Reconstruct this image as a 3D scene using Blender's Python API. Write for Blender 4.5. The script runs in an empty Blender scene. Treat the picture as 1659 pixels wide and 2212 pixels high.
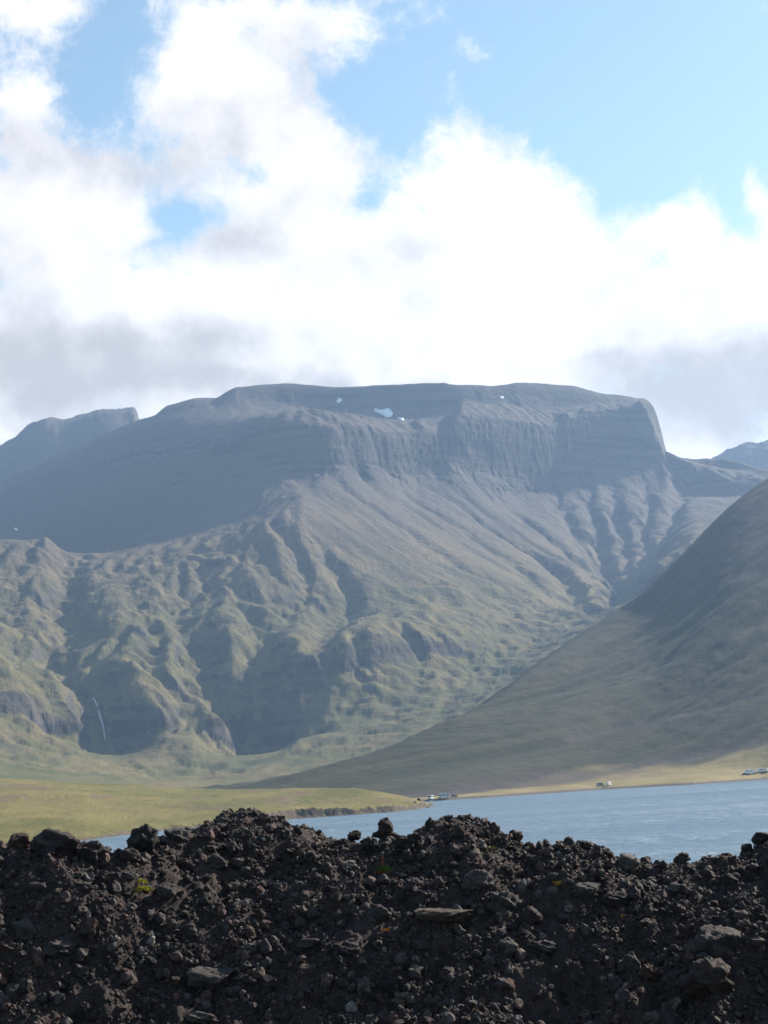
import bpy, bmesh, math, random
import numpy as np
from mathutils import Matrix, Vector

random.seed(7)
RNG = np.random.RandomState(11)
scene = bpy.context.scene
col = scene.collection

# ------------------------------------------------------------------ camera
EYE = 12.0                    # metres above the lake
FOC = 3593.0                  # focal length in pixels of a 1659 px wide frame
CX, CY = 829.5, 1106.0
zc = np.array([-0.060, 1.0, 0.1642]); zc /= np.linalg.norm(zc)      # world up seen from the camera (slightly rolled, tilted up)
fwd = np.array([0, 0, 1.0]); fh = fwd - zc * fwd.dot(zc); fh /= np.linalg.norm(fh)
rh = np.cross(fh, zc)         # world right in (right, up, forward) axes
if rh[0] < 0: rh = -rh
W = np.stack([rh, fh, zc])    # rows: world x, y, z expressed in camera axes
cam_d = bpy.data.cameras.new('camera')
cam = bpy.data.objects.new('camera', cam_d); col.objects.link(cam)
cam_d.sensor_fit = 'HORIZONTAL'; cam_d.sensor_width = 36.0
cam_d.lens = 36.0 * FOC / 1659.0
cam_d.clip_start = 0.1; cam_d.clip_end = 40000
m = Matrix.Identity(4)
for i in range(3):
    m[i][0] = W[i][0]; m[i][1] = W[i][1]; m[i][2] = -W[i][2]
m[2][3] = EYE
cam.matrix_world = m
scene.camera = cam

def ray(px, py):
    """direction with unit horizontal length -> (azimuth, dz per metre)"""
    px = np.asarray(px, float); py = np.asarray(py, float)
    v = np.stack([px - CX, -(py - CY), np.full_like(px, FOC)])
    w = np.tensordot(W, v, axes=(1, 0))
    h = np.hypot(w[0], w[1])
    return np.arctan2(w[0], w[1]), w[2] / h
def project(x, y, z):
    v = np.tensordot(W.T, np.stack([x, y, z - EYE]), axes=(1, 0))
    return CX + FOC * v[0] / v[2], CY - FOC * v[1] / v[2]
def azel(px, py):
    a, s = ray(px, py)
    return math.degrees(float(a)), math.degrees(math.atan(float(s)))

# ------------------------------------------------------------------ light
SUN_AZ, SUN_EL = math.radians(51), math.radians(31)     # to the right of the view and a little beyond
scene.view_settings.view_transform = 'Standard'
scene.view_settings.look = 'None'
scene.view_settings.gamma = 1.0
scene.view_settings.use_curve_mapping = False
scene.view_settings.exposure = 1.25
SKY_STRENGTH = 0.073
sd = Vector((math.sin(SUN_AZ) * math.cos(SUN_EL), math.cos(SUN_AZ) * math.cos(SUN_EL), math.sin(SUN_EL)))
sun_d = bpy.data.lights.new('sun', 'SUN'); sun_d.energy = 4.9; sun_d.angle = math.radians(0.5); sun_d.color = (1.0, 0.91, 0.78)
sun = bpy.data.objects.new('sun', sun_d); col.objects.link(sun)
sun.rotation_euler = sd.to_track_quat('Z', 'Y').to_euler()
sun.location = (60, 30, 60)

class NT:
    def __init__(s, tree): s.t = tree; s.n = tree.nodes; s.l = tree.links
    def new(s, typ, **kw):
        n = s.n.new(typ)
        for k, v in kw.items(): setattr(n, k, v)
        return n
    def put(s, sock, v):
        if isinstance(v, bpy.types.NodeSocket): s.l.new(v, sock)
        elif v is not None: sock.default_value = v
    def math(s, op, a, b=None, c=None, clamp=False):
        n = s.new('ShaderNodeMath', operation=op, use_clamp=clamp)
        s.put(n.inputs[0], a); s.put(n.inputs[1], b); s.put(n.inputs[2], c); return n.outputs[0]
    def vmath(s, op, a, b=None):
        n = s.new('ShaderNodeVectorMath', operation=op); s.put(n.inputs[0], a)
        if b is not None: s.put(n.inputs[1], b)
        return n.outputs['Value'] if op in ('DOT_PRODUCT', 'LENGTH') else n.outputs[0]
    def noise(s, vec, scale, detail=4, rough=0.55, dist=0.0, color=False):
        n = s.new('ShaderNodeTexNoise'); s.put(n.inputs['Vector'], vec); n.inputs['Scale'].default_value = scale
        n.inputs['Detail'].default_value = detail; n.inputs['Roughness'].default_value = rough; n.inputs['Distortion'].default_value = dist
        return n.outputs['Color' if color else 0]
    def step(s, x, a, b):
        n = s.new('ShaderNodeMapRange', interpolation_type='SMOOTHSTEP'); s.put(n.inputs[0], x)
        n.inputs[1].default_value = a; n.inputs[2].default_value = b; return n.outputs[0]
    def mix(s, f, a, b):
        n = s.new('ShaderNodeMix', data_type='RGBA'); s.put(n.inputs[0], f)
        s.put(n.inputs[6], (*a, 1) if isinstance(a, tuple) and len(a) == 3 else a)
        s.put(n.inputs[7], (*b, 1) if isinstance(b, tuple) and len(b) == 3 else b); return n.outputs[2]

# sky: Nishita with a bank of cumulus; the clouds live on directions, so they sit at infinity
world = bpy.data.worlds.new('World'); scene.world = world; world.use_nodes = True
wt = NT(world.node_tree); wt.n.clear()
out = wt.new('ShaderNodeOutputWorld'); bg = wt.new('ShaderNodeBackground'); wt.l.new(bg.outputs[0], out.inputs[0])
sky = wt.new('ShaderNodeTexSky', sky_type='NISHITA', sun_disc=False)
sky.sun_elevation = SUN_EL; sky.sun_rotation = SUN_AZ
sky.altitude = 0; sky.air_density = 1.0; sky.dust_density = 0.35; sky.ozone_density = 0.2
dirv = wt.new('ShaderNodeTexCoord').outputs['Generated']
sp = wt.new('ShaderNodeSeparateXYZ'); wt.l.new(dirv, sp.inputs[0])
az = wt.math('MULTIPLY', wt.math('ARCTAN2', sp.outputs[0], sp.outputs[1]), 180 / math.pi)
el = wt.math('MULTIPLY', wt.math('ARCSINE', sp.outputs[2]), 180 / math.pi)
cmb = wt.new('ShaderNodeCombineXYZ'); wt.l.new(az, cmb.inputs[0]); wt.l.new(el, cmb.inputs[1])
uv0 = cmb.outputs[0]
warp = wt.vmath('SUBTRACT', wt.noise(dirv, 16, 5, 0.6, color=True), (0.5, 0.5, 0.5))
warp3 = wt.vmath('MULTIPLY', warp, (3.4, 2.6, 0))
uv = wt.vmath('ADD', uv0, warp3)
PPD = FOC * math.pi / 180
def blobs(lst, acc=None):
    for cx, cy, rx, ry, w in lst:
        a, e = azel(cx, cy)
        d = wt.vmath('MULTIPLY', wt.vmath('SUBTRACT', uv, (a, e, 0)), (PPD / rx, PPD / ry, 0))
        g = wt.math('POWER', 0.3679, wt.vmath('DOT_PRODUCT', d, d))
        acc = wt.math('MULTIPLY_ADD', g, w, acc if acc is not None else 0.0)
    return acc
COVER = [(330, 300, 420, 240, 0.30), (300, 660, 520, 170, 1.0), (830, 660, 420, 210, 1.2), (1330, 650, 480, 130, 1.1), (1700, 640, 260, 110, 0.9),
         (0, 780, 400, 120, 0.8), (1640, 850, 330, 110, 0.9), (800, 860, 900, 90, 0.6),
         (530, 120, 150, 150, 0.72), (720, 70, 95, 85, 0.8), (440, 60, 90, 90, 0.35), (430, 250, 110, 130, 0.62), (640, 250, 150, 130, 0.66), (600, 420, 190, 110, 0.6), (740, 370, 70, 90, 0.6),
         (1010, 380, 115, 125, 1.15), (1150, 450, 120, 100, 1.0), (960, 520, 100, 80, 0.6), (1240, 480, 60, 60, 0.4),
         (70, 25, 120, 65, 0.85), (45, 205, 90, 55, 0.75), (70, 320, 110, 75, 0.6), (210, 400, 150, 70, 0.7), (60, 480, 150, 90, 0.9), (230, 470, 90, 40, 0.5),
         (1480, 480, 90, 60, 0.9), (1655, 430, 45, 60, 0.75), (1000, 130, 75, 32, 0.55), (900, 40, 70, 50, 0.4), (1500, 955, 150, 60, 1.0), (10, 950, 200, 60, 1.0), (1130, 290, 30, 40, 0.2),
         (230, 205, 95, 85, -0.6), (245, 60, 50, 90, -0.38), (400, 455, 95, 38, -0.62), (520, 385, 70, 40, -0.5), (800, 440, 40, 60, -0.75), (755, 215, 70, 65, -0.55),
         (885, 220, 55, 90, -0.45), (1300, 160, 330, 240, -0.6), (1400, 400, 80, 80, -0.5), (1585, 440, 45, 60, -0.6), (150, 100, 60, 40, -0.3)]
GREY = [(100, 790, 380, 105, 0.9), (30, 900, 300, 60, 0.35), (1500, 825, 330, 70, 0.9), (1620, 890, 240, 60, 0.6), (880, 815, 500, 22, 0.4), (690, 140, 70, 100, 0.32), (90, 300, 130, 80, 0.42), (520, 300, 160, 90, 0.38), (760, 300, 60, 60, 0.25), (60, 560, 160, 70, 0.25), (480, 520, 150, 50, 0.5), (640, 440, 80, 50, 0.4), (880, 540, 80, 60, 0.5),
        (1300, 620, 65, 55, 0.3), (250, 370, 220, 65, 0.6), (430, 220, 110, 90, 0.3), (400, 740, 170, 70, 0.5), (60, 640, 90, 60, 0.3), (450, 830, 260, 40, 0.5), (560, 200, 130, 70, 0.22), (1560, 610, 60, 25, 0.2)]
nz = wt.noise(dirv, 9, 9, 0.62)
nz2 = wt.noise(wt.vmath('ADD', dirv, wt.vmath('MULTIPLY', warp, (0.03, 0.03, 0.03))), 30, 9, 0.68)
nz3 = wt.noise(wt.vmath('ADD', dirv, (0.012, 0.0, 0.016)), 9, 9, 0.62)
cov = blobs(COVER)
cov = wt.math('ADD', cov, wt.math('MULTIPLY_ADD', nz, 1.5, -0.79))
cov = wt.math('ADD', cov, wt.math('MULTIPLY_ADD', nz2, 2.6, -1.32))
alpha = wt.step(cov, 0.0, 1.0)
grey = blobs(GREY)
grey = wt.math('ADD', grey, wt.math('MULTIPLY_ADD', wt.noise(dirv, 11, 6, 0.5), 1.1, -0.52))
grey = wt.math('ADD', grey, wt.math('MULTIPLY', wt.math('SUBTRACT', nz3, nz), 2.2))
grey = wt.step(wt.math('ADD', grey, wt.math('MULTIPLY_ADD', nz2, 0.5, -0.25)), 0.0, 1.15)
CLOUD_W, CLOUD_G = 0.48, 0.25
ccol = wt.mix(grey, (CLOUD_W * 1.03, CLOUD_W * 0.99, CLOUD_W * 0.985), (CLOUD_G * 1.04, CLOUD_G * 0.985, CLOUD_G * 0.97))
skyc = wt.vmath('SCALE', wt.vmath('MULTIPLY', sky.outputs[0], (0.96, 1.06, 1.0))); skyc.node.inputs['Scale'].default_value = SKY_STRENGTH
up = wt.step(el, -1.0, 1.0)
alpha = wt.math('MULTIPLY', alpha, up)
fin = wt.mix(alpha, skyc, ccol)
wt.l.new(fin, bg.inputs['Color']); bg.inputs['Strength'].default_value = 1.0
world.cycles.sampling_method = 'MANUAL'; world.cycles.sample_map_resolution = 512
try:
    scene.cycles.use_denoising = True
except Exception: pass

# ------------------------------------------------------------------ noise helpers
_P = np.random.RandomState(3).permutation(4096)
_A = np.random.RandomState(4).rand(4096) * 2 * math.pi
_GX, _GY = np.cos(_A), np.sin(_A)
def perlin(x, y, seed=0):
    xi = np.floor(x).astype(np.int64); yi = np.floor(y).astype(np.int64)
    fx = x - xi; fy = y - yi
    u = fx * fx * fx * (fx * (fx * 6 - 15) + 10); v = fy * fy * fy * (fy * (fy * 6 - 15) + 10)
    def g(ix, iy, dx, dy):
        h = _P[(_P[(ix + seed * 131) & 4095] + iy + seed * 57) & 4095]
        return _GX[h] * dx + _GY[h] * dy
    a = g(xi, yi, fx, fy); b = g(xi + 1, yi, fx - 1, fy); c = g(xi, yi + 1, fx, fy - 1); d = g(xi + 1, yi + 1, fx - 1, fy - 1)
    return (a + (b - a) * u + (c - a) * v + (a - b - c + d) * u * v) * 1.5
def fbm(x, y, oct=5, seed=0, gain=0.5):
    r = np.zeros_like(x); amp = 1.0
    for o in range(oct):
        r += amp * perlin(x * 2 ** o + 17.3 * o, y * 2 ** o - 9.1 * o, seed + o); amp *= gain
    return r
def ridged(x, y, oct=4, seed=0, gain=0.5):
    r = np.zeros_like(x); amp = 1.0
    for o in range(oct):
        r += amp * (1 - 2 * np.abs(perlin(x * 2 ** o + 5.7 * o, y * 2 ** o + 3.3 * o, seed + o))); amp *= gain
    return r
def blur(h, n=1):
    for _ in range(n):
        p = np.pad(h, ((1, 1), (0, 0)), 'edge'); h = 0.25 * p[:-2] + 0.5 * p[1:-1] + 0.25 * p[2:]
        p = np.pad(h, ((0, 0), (1, 1)), 'edge'); h = 0.25 * p[:, :-2] + 0.5 * p[:, 1:-1] + 0.25 * p[:, 2:]
    return h
def sstep(x, a, b):
    t = np.clip((x - a) / (b - a), 0, 1); return t * t * (3 - 2 * t)

def line(pts, dist, soft=70.0, soft_y=0.0):
    """a feature line of the terrain: image points (px, py) carried to their real distances -> functions of azimuth"""
    pts = np.array(pts, float); dist = np.array(dist, float)
    # refine along the line
    q = np.linspace(0, len(pts) - 1, (len(pts) - 1) * 6 + 1)
    px = np.interp(q, np.arange(len(pts)), pts[:, 0]); py = np.interp(q, np.arange(len(pts)), pts[:, 1])
    o_ = np.linspace(-2.2, 2.2, 15); w_ = np.exp(-0.5 * o_ * o_); w_ /= w_.sum()
    d = sum(w * np.interp(px + soft * t, dist[:, 0], dist[:, 1]) for w, t in zip(w_, o_))      # no creases where the distance changes
    if soft_y: py = sum(w * np.interp(px + soft_y * t, pts[:, 0], pts[:, 1]) for w, t in zip(w_, o_))
    a, s = ray(px, py)
    z = EYE + s * d
    o = np.argsort(a)
    return a[o], d[o], z[o]
def shore(pts):
    """image points of a waterline -> the line at z = 0"""
    pts = np.array(pts, float)
    a, s = ray(pts[:, 0], pts[:, 1]); d = EYE / -s
    o = np.argsort(a)
    return a[o], d[o], np.zeros(len(d))
def off(l, dd, dz): return l[0], l[1] + dd, l[2] + dz
def const(d, z): return np.array([-1.5, 1.5]), np.array([d, d], float), np.array([z, z], float)

def loft(lines, A, D):
    """height over (azimuth, distance) by interpolating between successive feature lines; A, D same-shaped arrays"""
    ds = [np.interp(A, l[0], l[1]) for l in lines]; zs = [np.interp(A, l[0], l[2]) for l in lines]
    for i in range(1, len(ds)): ds[i] = np.maximum(ds[i], ds[i - 1] + 0.01)
    Z = zs[0].copy()
    sl = [(zs[i + 1] - zs[i]) / (ds[i + 1] - ds[i]) for i in range(len(ds) - 1)]
    # monotone cubic tangents
    tg = [sl[0]]
    for i in range(1, len(sl)):
        s0, s1 = sl[i - 1], sl[i]
        tg.append(np.where(s0 * s1 > 0, 2 * s0 * s1 / np.where(np.abs(s0 + s1) < 1e-9, 1e-9, s0 + s1), 0))
    tg.append(sl[-1])
    for i in range(len(ds) - 1):
        m_ = (D >= ds[i])
        h = ds[i + 1] - ds[i]; t = np.clip((D - ds[i]) / h, 0, 1)
        t2, t3 = t * t, t * t * t
        v = (2 * t3 - 3 * t2 + 1) * zs[i] + (t3 - 2 * t2 + t) * h * tg[i] + (-2 * t3 + 3 * t2) * zs[i + 1] + (t3 - t2) * h * tg[i + 1]
        Z = np.where(m_, v, Z)
    return Z

def hit(px, py, zf, d0, d1, n=600):
    a, s = ray(px, py)
    d = np.linspace(d0, d1, n); x = d * math.sin(a); y = d * math.cos(a)
    z = zf(x, y); r = EYE + s * d
    k = np.nonzero(z >= r)[0]
    k = k[0] if len(k) else int(np.argmin(r - z))
    return float(x[k]), float(y[k]), float(z[k]), float(d[k])

def grid_mesh(name, X, Y, Z, mat, kind='structure'):
    na, nd = X.shape
    co = np.stack([X, Y, Z], -1).reshape(-1, 3).astype(np.float32)
    idx = np.arange(na * nd).reshape(na, nd)
    f = np.stack([idx[:-1, :-1], idx[1:, :-1], idx[1:, 1:], idx[:-1, 1:]], -1).reshape(-1, 4)
    return raw_mesh(name, co, f, mat, kind)
def raw_mesh(name, co, f, mat, kind=None, smooth=True, parent=None, link=True):
    me = bpy.data.meshes.new(name)
    n = f.shape[1]
    me.vertices.add(len(co)); me.vertices.foreach_set('co', np.asarray(co, np.float32).ravel())
    me.loops.add(f.size); me.loops.foreach_set('vertex_index', f.ravel().astype(np.int32))
    me.polygons.add(len(f)); me.polygons.foreach_set('loop_start', (np.arange(len(f)) * n).astype(np.int32))
    me.polygons.foreach_set('use_smooth', np.full(len(f), smooth))
    me.update(calc_edges=True)
    if mat: me.materials.append(mat)
    if not link: return me
    o = bpy.data.objects.new(name, me); col.objects.link(o)
    if kind: o['kind'] = kind
    if parent: o.parent = parent
    return o
def bspline(H, x0, y0, c):
    ny, nx = H.shape
    def w(t): return ((1 - t) ** 3 / 6, (3 * t ** 3 - 6 * t * t + 4) / 6, (-3 * t ** 3 + 3 * t * t + 3 * t + 1) / 6, t ** 3 / 6)
    def f(x, y):
        gx = np.clip((np.asarray(x) - x0) / c, 1, nx - 3.001); gy = np.clip((np.asarray(y) - y0) / c, 1, ny - 3.001)
        ix = gx.astype(int); iy = gy.astype(int); wx = w(gx - ix); wy = w(gy - iy); r = 0
        for j in range(4):
            for i in range(4): r = r + wy[j] * wx[i] * H[iy + j - 1, ix + i - 1]
        return r
    return f
def bilinear(H, x0, y0, c):
    ny, nx = H.shape
    def f(x, y):
        gx = np.clip((np.asarray(x) - x0) / c, 0, nx - 1.001); gy = np.clip((np.asarray(y) - y0) / c, 0, ny - 1.001)
        ix = gx.astype(int); iy = gy.astype(int); fx = gx - ix; fy = gy - iy
        return (H[iy, ix] * (1 - fx) + H[iy, ix + 1] * fx) * (1 - fy) + (H[iy + 1, ix] * (1 - fx) + H[iy + 1, ix + 1] * fx) * fy
    return f

# ------------------------------------------------------------------ materials
def new_mat(name):
    mt = bpy.data.materials.new(name); mt.use_nodes = True
    t = NT(mt.node_tree); t.n.clear()
    o = t.new('ShaderNodeOutputMaterial'); b = t.new('ShaderNodeBsdfPrincipled'); t.l.new(b.outputs[0], o.inputs[0])
    b.inputs['Specular IOR Level'].default_value = 0.25
    return mt, t, b
def bump(t, b, height, strength, dist):
    n = t.new('ShaderNodeBump'); n.inputs['Strength'].default_value = strength; n.inputs['Distance'].default_value = dist
    t.l.new(height, n.inputs['Height']); t.l.new(n.outputs[0], b.inputs['Normal'])
def plain(name, c, rough=0.6, metal=0.0, spec=0.4):
    mt, t, b = new_mat(name)
    g = t.new('ShaderNodeTexCoord').outputs['Object']
    n = t.noise(g, 3.0, 3)
    t.put(b.inputs['Base Color'], t.mix(n, tuple(v * 0.85 for v in c), tuple(min(1, v * 1.1) for v in c)))
    b.inputs['Roughness'].default_value = rough; b.inputs['Metallic'].default_value = metal; b.inputs['Specular IOR Level'].default_value = spec
    return mt

def mat_mountain(name='mountain_ground'):
    mt, t, b = new_mat(name)
    geo = t.new('ShaderNodeNewGeometry'); P = geo.outputs['Position']
    sN = t.new('ShaderNodeSeparateXYZ'); t.l.new(geo.outputs['Normal'], sN.inputs[0])
    sP = t.new('ShaderNodeSeparateXYZ'); t.l.new(P, sP.inputs[0])
    hgt = t.math('MULTIPLY_ADD', t.noise(P, 0.006, 5), 260, sP.outputs[2])
    n1 = t.noise(P, 0.010, 6, 0.62); n2 = t.noise(P, 0.05, 6, 0.65)
    n3 = t.noise(P, 0.022, 5, 0.65, 0.8)
    grass = t.mix(t.step(n1, 0.35, 0.62), (0.070, 0.076, 0.028), (0.128, 0.106, 0.048))
    grass = t.mix(t.math('MULTIPLY', t.step(n3, 0.52, 0.66), t.step(hgt, 150, 240)), grass, (0.062, 0.055, 0.038))
    high = t.mix(t.step(n1, 0.35, 0.65), (0.082, 0.065, 0.044), (0.132, 0.102, 0.060))
    veg = t.mix(t.step(hgt, 330, 640), grass, high)
    zz = t.new('ShaderNodeCombineXYZ'); t.put(zz.inputs[2], t.math('MULTIPLY', sP.outputs[2], 1.0)); 
    t.put(zz.inputs[0], t.math('MULTIPLY', sP.outputs[0], 0.06)); t.put(zz.inputs[1], t.math('MULTIPLY', sP.outputs[1], 0.06))
    st = t.noise(zz.outputs[0], 0.06, 4, 0.6)
    rock = t.mix(t.step(st, 0.35, 0.65), (0.040, 0.037, 0.036), (0.080, 0.070, 0.062))
    scree = t.mix(n2, (0.056, 0.047, 0.043), (0.092, 0.076, 0.065))
    slope = t.math('ADD', sN.outputs[2], t.math('MULTIPLY_ADD', n2, 0.22, -0.11))
    slope = t.math('ADD', slope, t.math('MULTIPLY_ADD', n1, 0.20, -0.10))
    speck = t.math('MULTIPLY', t.step(t.noise(P, 0.085, 6, 0.72, 0.5), 0.53, 0.66), t.step(hgt, 170, 260))
    veg = t.mix(t.math('MULTIPLY', speck, 0.75), veg, (0.050, 0.043, 0.036))
    mid = t.mix(t.step(hgt, 520, 780), veg, scree)
    c = t.mix(t.step(slope, 0.52, 0.72), rock, mid)
    t.put(b.inputs['Base Color'], c)
    b.inputs['Roughness'].default_value = 0.95; b.inputs['Specular IOR Level'].default_value = 0.1
    hN = t.math('MULTIPLY', t.math('ADD', t.noise(P, 0.07, 8, 0.62), t.math('MULTIPLY', st, 0.3)), t.math('MULTIPLY_ADD', t.step(hgt, 170, 300), 0.75, 0.25))
    bump(t, b, hN, 1.0, 5.0)
    return mt
def mat_hill():
    mt, t, b = new_mat('hillside_ground')
    geo = t.new('ShaderNodeNewGeometry'); P = geo.outputs['Position']
    sP = t.new('ShaderNodeSeparateXYZ'); t.l.new(P, sP.inputs[0])
    cx = t.new('ShaderNodeCombineXYZ')          # streaks run down the slope
    t.put(cx.inputs[0], t.math('ADD', t.math('MULTIPLY', sP.outputs[0], -0.62), t.math('MULTIPLY', sP.outputs[1], 0.78)))
    t.put(cx.inputs[1], t.math('MULTIPLY', t.math('ADD', t.math('MULTIPLY', sP.outputs[0], 0.78), t.math('MULTIPLY', sP.outputs[1], 0.62)), 0.10))
    stv = t.noise(cx.outputs[0], 0.03, 6, 0.6, 0.3)
    n1 = t.noise(P, 0.02, 6, 0.6)
    g = t.mix(t.step(stv, 0.35, 0.65), (0.023, 0.027, 0.013), (0.046, 0.044, 0.025))  # olive slope growth, darkened so the colour carries shade on the toe
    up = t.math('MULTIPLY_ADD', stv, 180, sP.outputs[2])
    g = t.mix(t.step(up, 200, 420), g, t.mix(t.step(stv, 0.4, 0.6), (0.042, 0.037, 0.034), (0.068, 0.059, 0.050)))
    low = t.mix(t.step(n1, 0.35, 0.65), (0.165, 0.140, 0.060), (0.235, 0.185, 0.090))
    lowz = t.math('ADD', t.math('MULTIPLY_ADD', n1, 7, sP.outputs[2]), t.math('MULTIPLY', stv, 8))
    he = t.new('ShaderNodeAttribute'); he.attribute_name = 'heath_shade'
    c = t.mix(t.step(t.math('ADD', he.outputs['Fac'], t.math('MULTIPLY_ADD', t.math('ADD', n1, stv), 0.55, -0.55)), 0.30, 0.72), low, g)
    beach = t.math('MULTIPLY_ADD', n1, 1.2, sP.outputs[2])
    c = t.mix(t.step(beach, 1.6, 2.6), (0.10, 0.085, 0.075), c)
    tr = t.new('ShaderNodeAttribute'); tr.attribute_name = 'track'
    c = t.mix(t.math('MULTIPLY', tr.outputs['Fac'], 0.85), c, (0.060, 0.048, 0.045))
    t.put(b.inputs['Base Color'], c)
    b.inputs['Roughness'].default_value = 0.95; b.inputs['Specular IOR Level'].default_value = 0.1
    bump(t, b, t.math('ADD', t.noise(P, 0.12, 7, 0.65), stv), 0.45, 2.4)
    return mt
def mat_field():
    mt, t, b = new_mat('field_grass')
    geo = t.new('ShaderNodeNewGeometry'); P = geo.outputs['Position']
    sP = t.new('ShaderNodeSeparateXYZ'); t.l.new(P, sP.inputs[0]); sN = t.new('ShaderNodeSeparateXYZ'); t.l.new(geo.outputs['Normal'], sN.inputs[0])
    v = t.vmath('MULTIPLY', P, (1, 0.5, 1))
    n1 = t.noise(v, 0.018, 7, 0.62); n2 = t.noise(P, 0.15, 5, 0.6)
    g = t.mix(t.step(n1, 0.36, 0.62), (0.100, 0.098, 0.030), (0.170, 0.142, 0.054))
    g = t.mix(t.step(t.noise(v, 0.03, 6, 0.65, 0.6), 0.54, 0.66), g, (0.135, 0.095, 0.065))
    bank = t.mix(n2, (0.062, 0.052, 0.042), (0.125, 0.100, 0.076))
    sl = t.math('MULTIPLY_ADD', n2, 0.25, sN.outputs[2])
    c = t.mix(t.step(sl, 0.80, 1.03), bank, g)
    bz = t.math('MULTIPLY_ADD', n2, 1.2, sP.outputs[2])
    c = t.mix(t.step(bz, 1.0, 1.9), bank, c)
    t.put(b.inputs['Base Color'], c)
    b.inputs['Roughness'].default_value = 0.95; b.inputs['Specular IOR Level'].default_value = 0.1
    bump(t, b, t.noise(P, 0.3, 8, 0.68), 0.9, 1.6)
    return mt
def mat_water():
    mt, t, b = new_mat('lake_water')
    P = t.new('ShaderNodeNewGeometry').outputs['Position']
    s = t.noise(t.vmath('MULTIPLY', P, (0.22, 1.0, 1)), 0.016, 4, 0.5)
    t.put(b.inputs['Base Color'], t.mix(s, (0.045, 0.115, 0.172), (0.160, 0.212, 0.275)))
    b.inputs['IOR'].default_value = 1.333; b.inputs['Specular IOR Level'].default_value = 0.5
    t.put(b.inputs['Roughness'], t.math('MULTIPLY_ADD', t.step(s, 0.35, 0.65), 0.14, 0.26))
    h = t.math('ADD', t.noise(t.vmath('MULTIPLY', P, (0.6, 1, 1)), 0.55, 5, 0.6), t.math('MULTIPLY', t.noise(P, 0.12, 3), 2.0))
    bump(t, b, t.math('MULTIPLY', h, t.math('MULTIPLY_ADD', t.step(s, 0.35, 0.65), 0.9, 0.6)), 1.0, 0.9)
    return mt
def rock_nodes(t, b, base, P, k=1.0):
    n1 = t.noise(P, 3.2 * k, 7, 0.65); n2 = t.noise(P, 14 * k, 5, 0.7)
    dark = t.vmath('MULTIPLY', base, (0.62, 0.60, 0.60)); lite = t.vmath('MULTIPLY', base, (1.35, 1.30, 1.25))
    t.put(b.inputs['Base Color'], t.mix(t.step(n1, 0.36, 0.64), dark, lite))
    b.inputs['Roughness'].default_value = 0.82; b.inputs['Specular IOR Level'].default_value = 0.3
    bump(t, b, t.math('ADD', n1, t.math('MULTIPLY', n2, 0.5)), 0.9, 0.06 / k)
def mat_stone():
    mt, t, b = new_mat('lava_stone')
    oi = t.new('ShaderNodeObjectInfo'); tc = t.new('ShaderNodeTexCoord')
    off_ = t.vmath('ADD', tc.outputs['Object'], oi.outputs['Location'])
    rock_nodes(t, b, oi.outputs['Color'], off_, 1.0)
    return mt
def mat_gravel():
    mt, t, b = new_mat('lava_gravel')
    at = t.new('ShaderNodeAttribute'); at.attribute_name = 'tint'
    rock_nodes(t, b, at.outputs['Color'], t.new('ShaderNodeTexCoord').outputs['Object'], 12.0)
    return mt
def mat_bank():
    mt, t, b = new_mat('rubble_soil')
    P = t.new('ShaderNodeNewGeometry').outputs['Position']
    n1 = t.noise(P, 2.2, 5, 0.6); n2 = t.noise(P, 30, 6, 0.7)
    c = t.mix(t.step(n1, 0.35, 0.65), (0.022, 0.0165, 0.0165), (0.042, 0.029, 0.028))
    c = t.mix(t.step(n2, 0.45, 0.75), c, (0.062, 0.046, 0.043))
    t.put(b.inputs['Base Color'], c); b.inputs['Roughness'].default_value = 0.9; b.inputs['Specular IOR Level'].default_value = 0.2
    bump(t, b, n2, 1.0, 0.03)
    return mt

# ------------------------------------------------------------------ haze: one closed box of even thin air
HAZE_DENSITY = 0.000074
def build_haze():
    bm = bmesh.new(); bmesh.ops.create_cube(bm, size=1.0)
    me = bpy.data.meshes.new('haze'); bm.to_mesh(me); bm.free()
    o = bpy.data.objects.new('haze', me); col.objects.link(o)
    x0, x1, y0, y1, z0, z1 = -6000, 6000, -2500, 6600, -9.0, 1230
    o.scale = (x1 - x0, y1 - y0, z1 - z0); o.location = ((x0 + x1) / 2, (y0 + y1) / 2, (z0 + z1) / 2)
    mt = bpy.data.materials.new('haze_air'); mt.use_nodes = True
    t = NT(mt.node_tree); t.n.clear()
    oo = t.new('ShaderNodeOutputMaterial'); v = t.new('ShaderNodeVolumePrincipled')
    v.inputs['Color'].default_value = (0.42, 0.635, 1.0, 1); v.inputs['Density'].default_value = HAZE_DENSITY
    v.inputs['Density Attribute'].default_value = ''; v.inputs['Anisotropy'].default_value = 0.25
    t.l.new(v.outputs[0], oo.inputs['Volume'])
    me.materials.append(mt); o['kind'] = 'stuff'
build_haze()

# ------------------------------------------------------------------ lake
def build_lake():
    n = 40
    xs = np.linspace(-5900, 5900, n); ys = np.linspace(-2400, 6100, n)
    X, Y = np.meshgrid(xs, ys, indexing='ij')
    grid_mesh('water', X, Y, np.zeros_like(X), mat_water())
build_lake()

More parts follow.
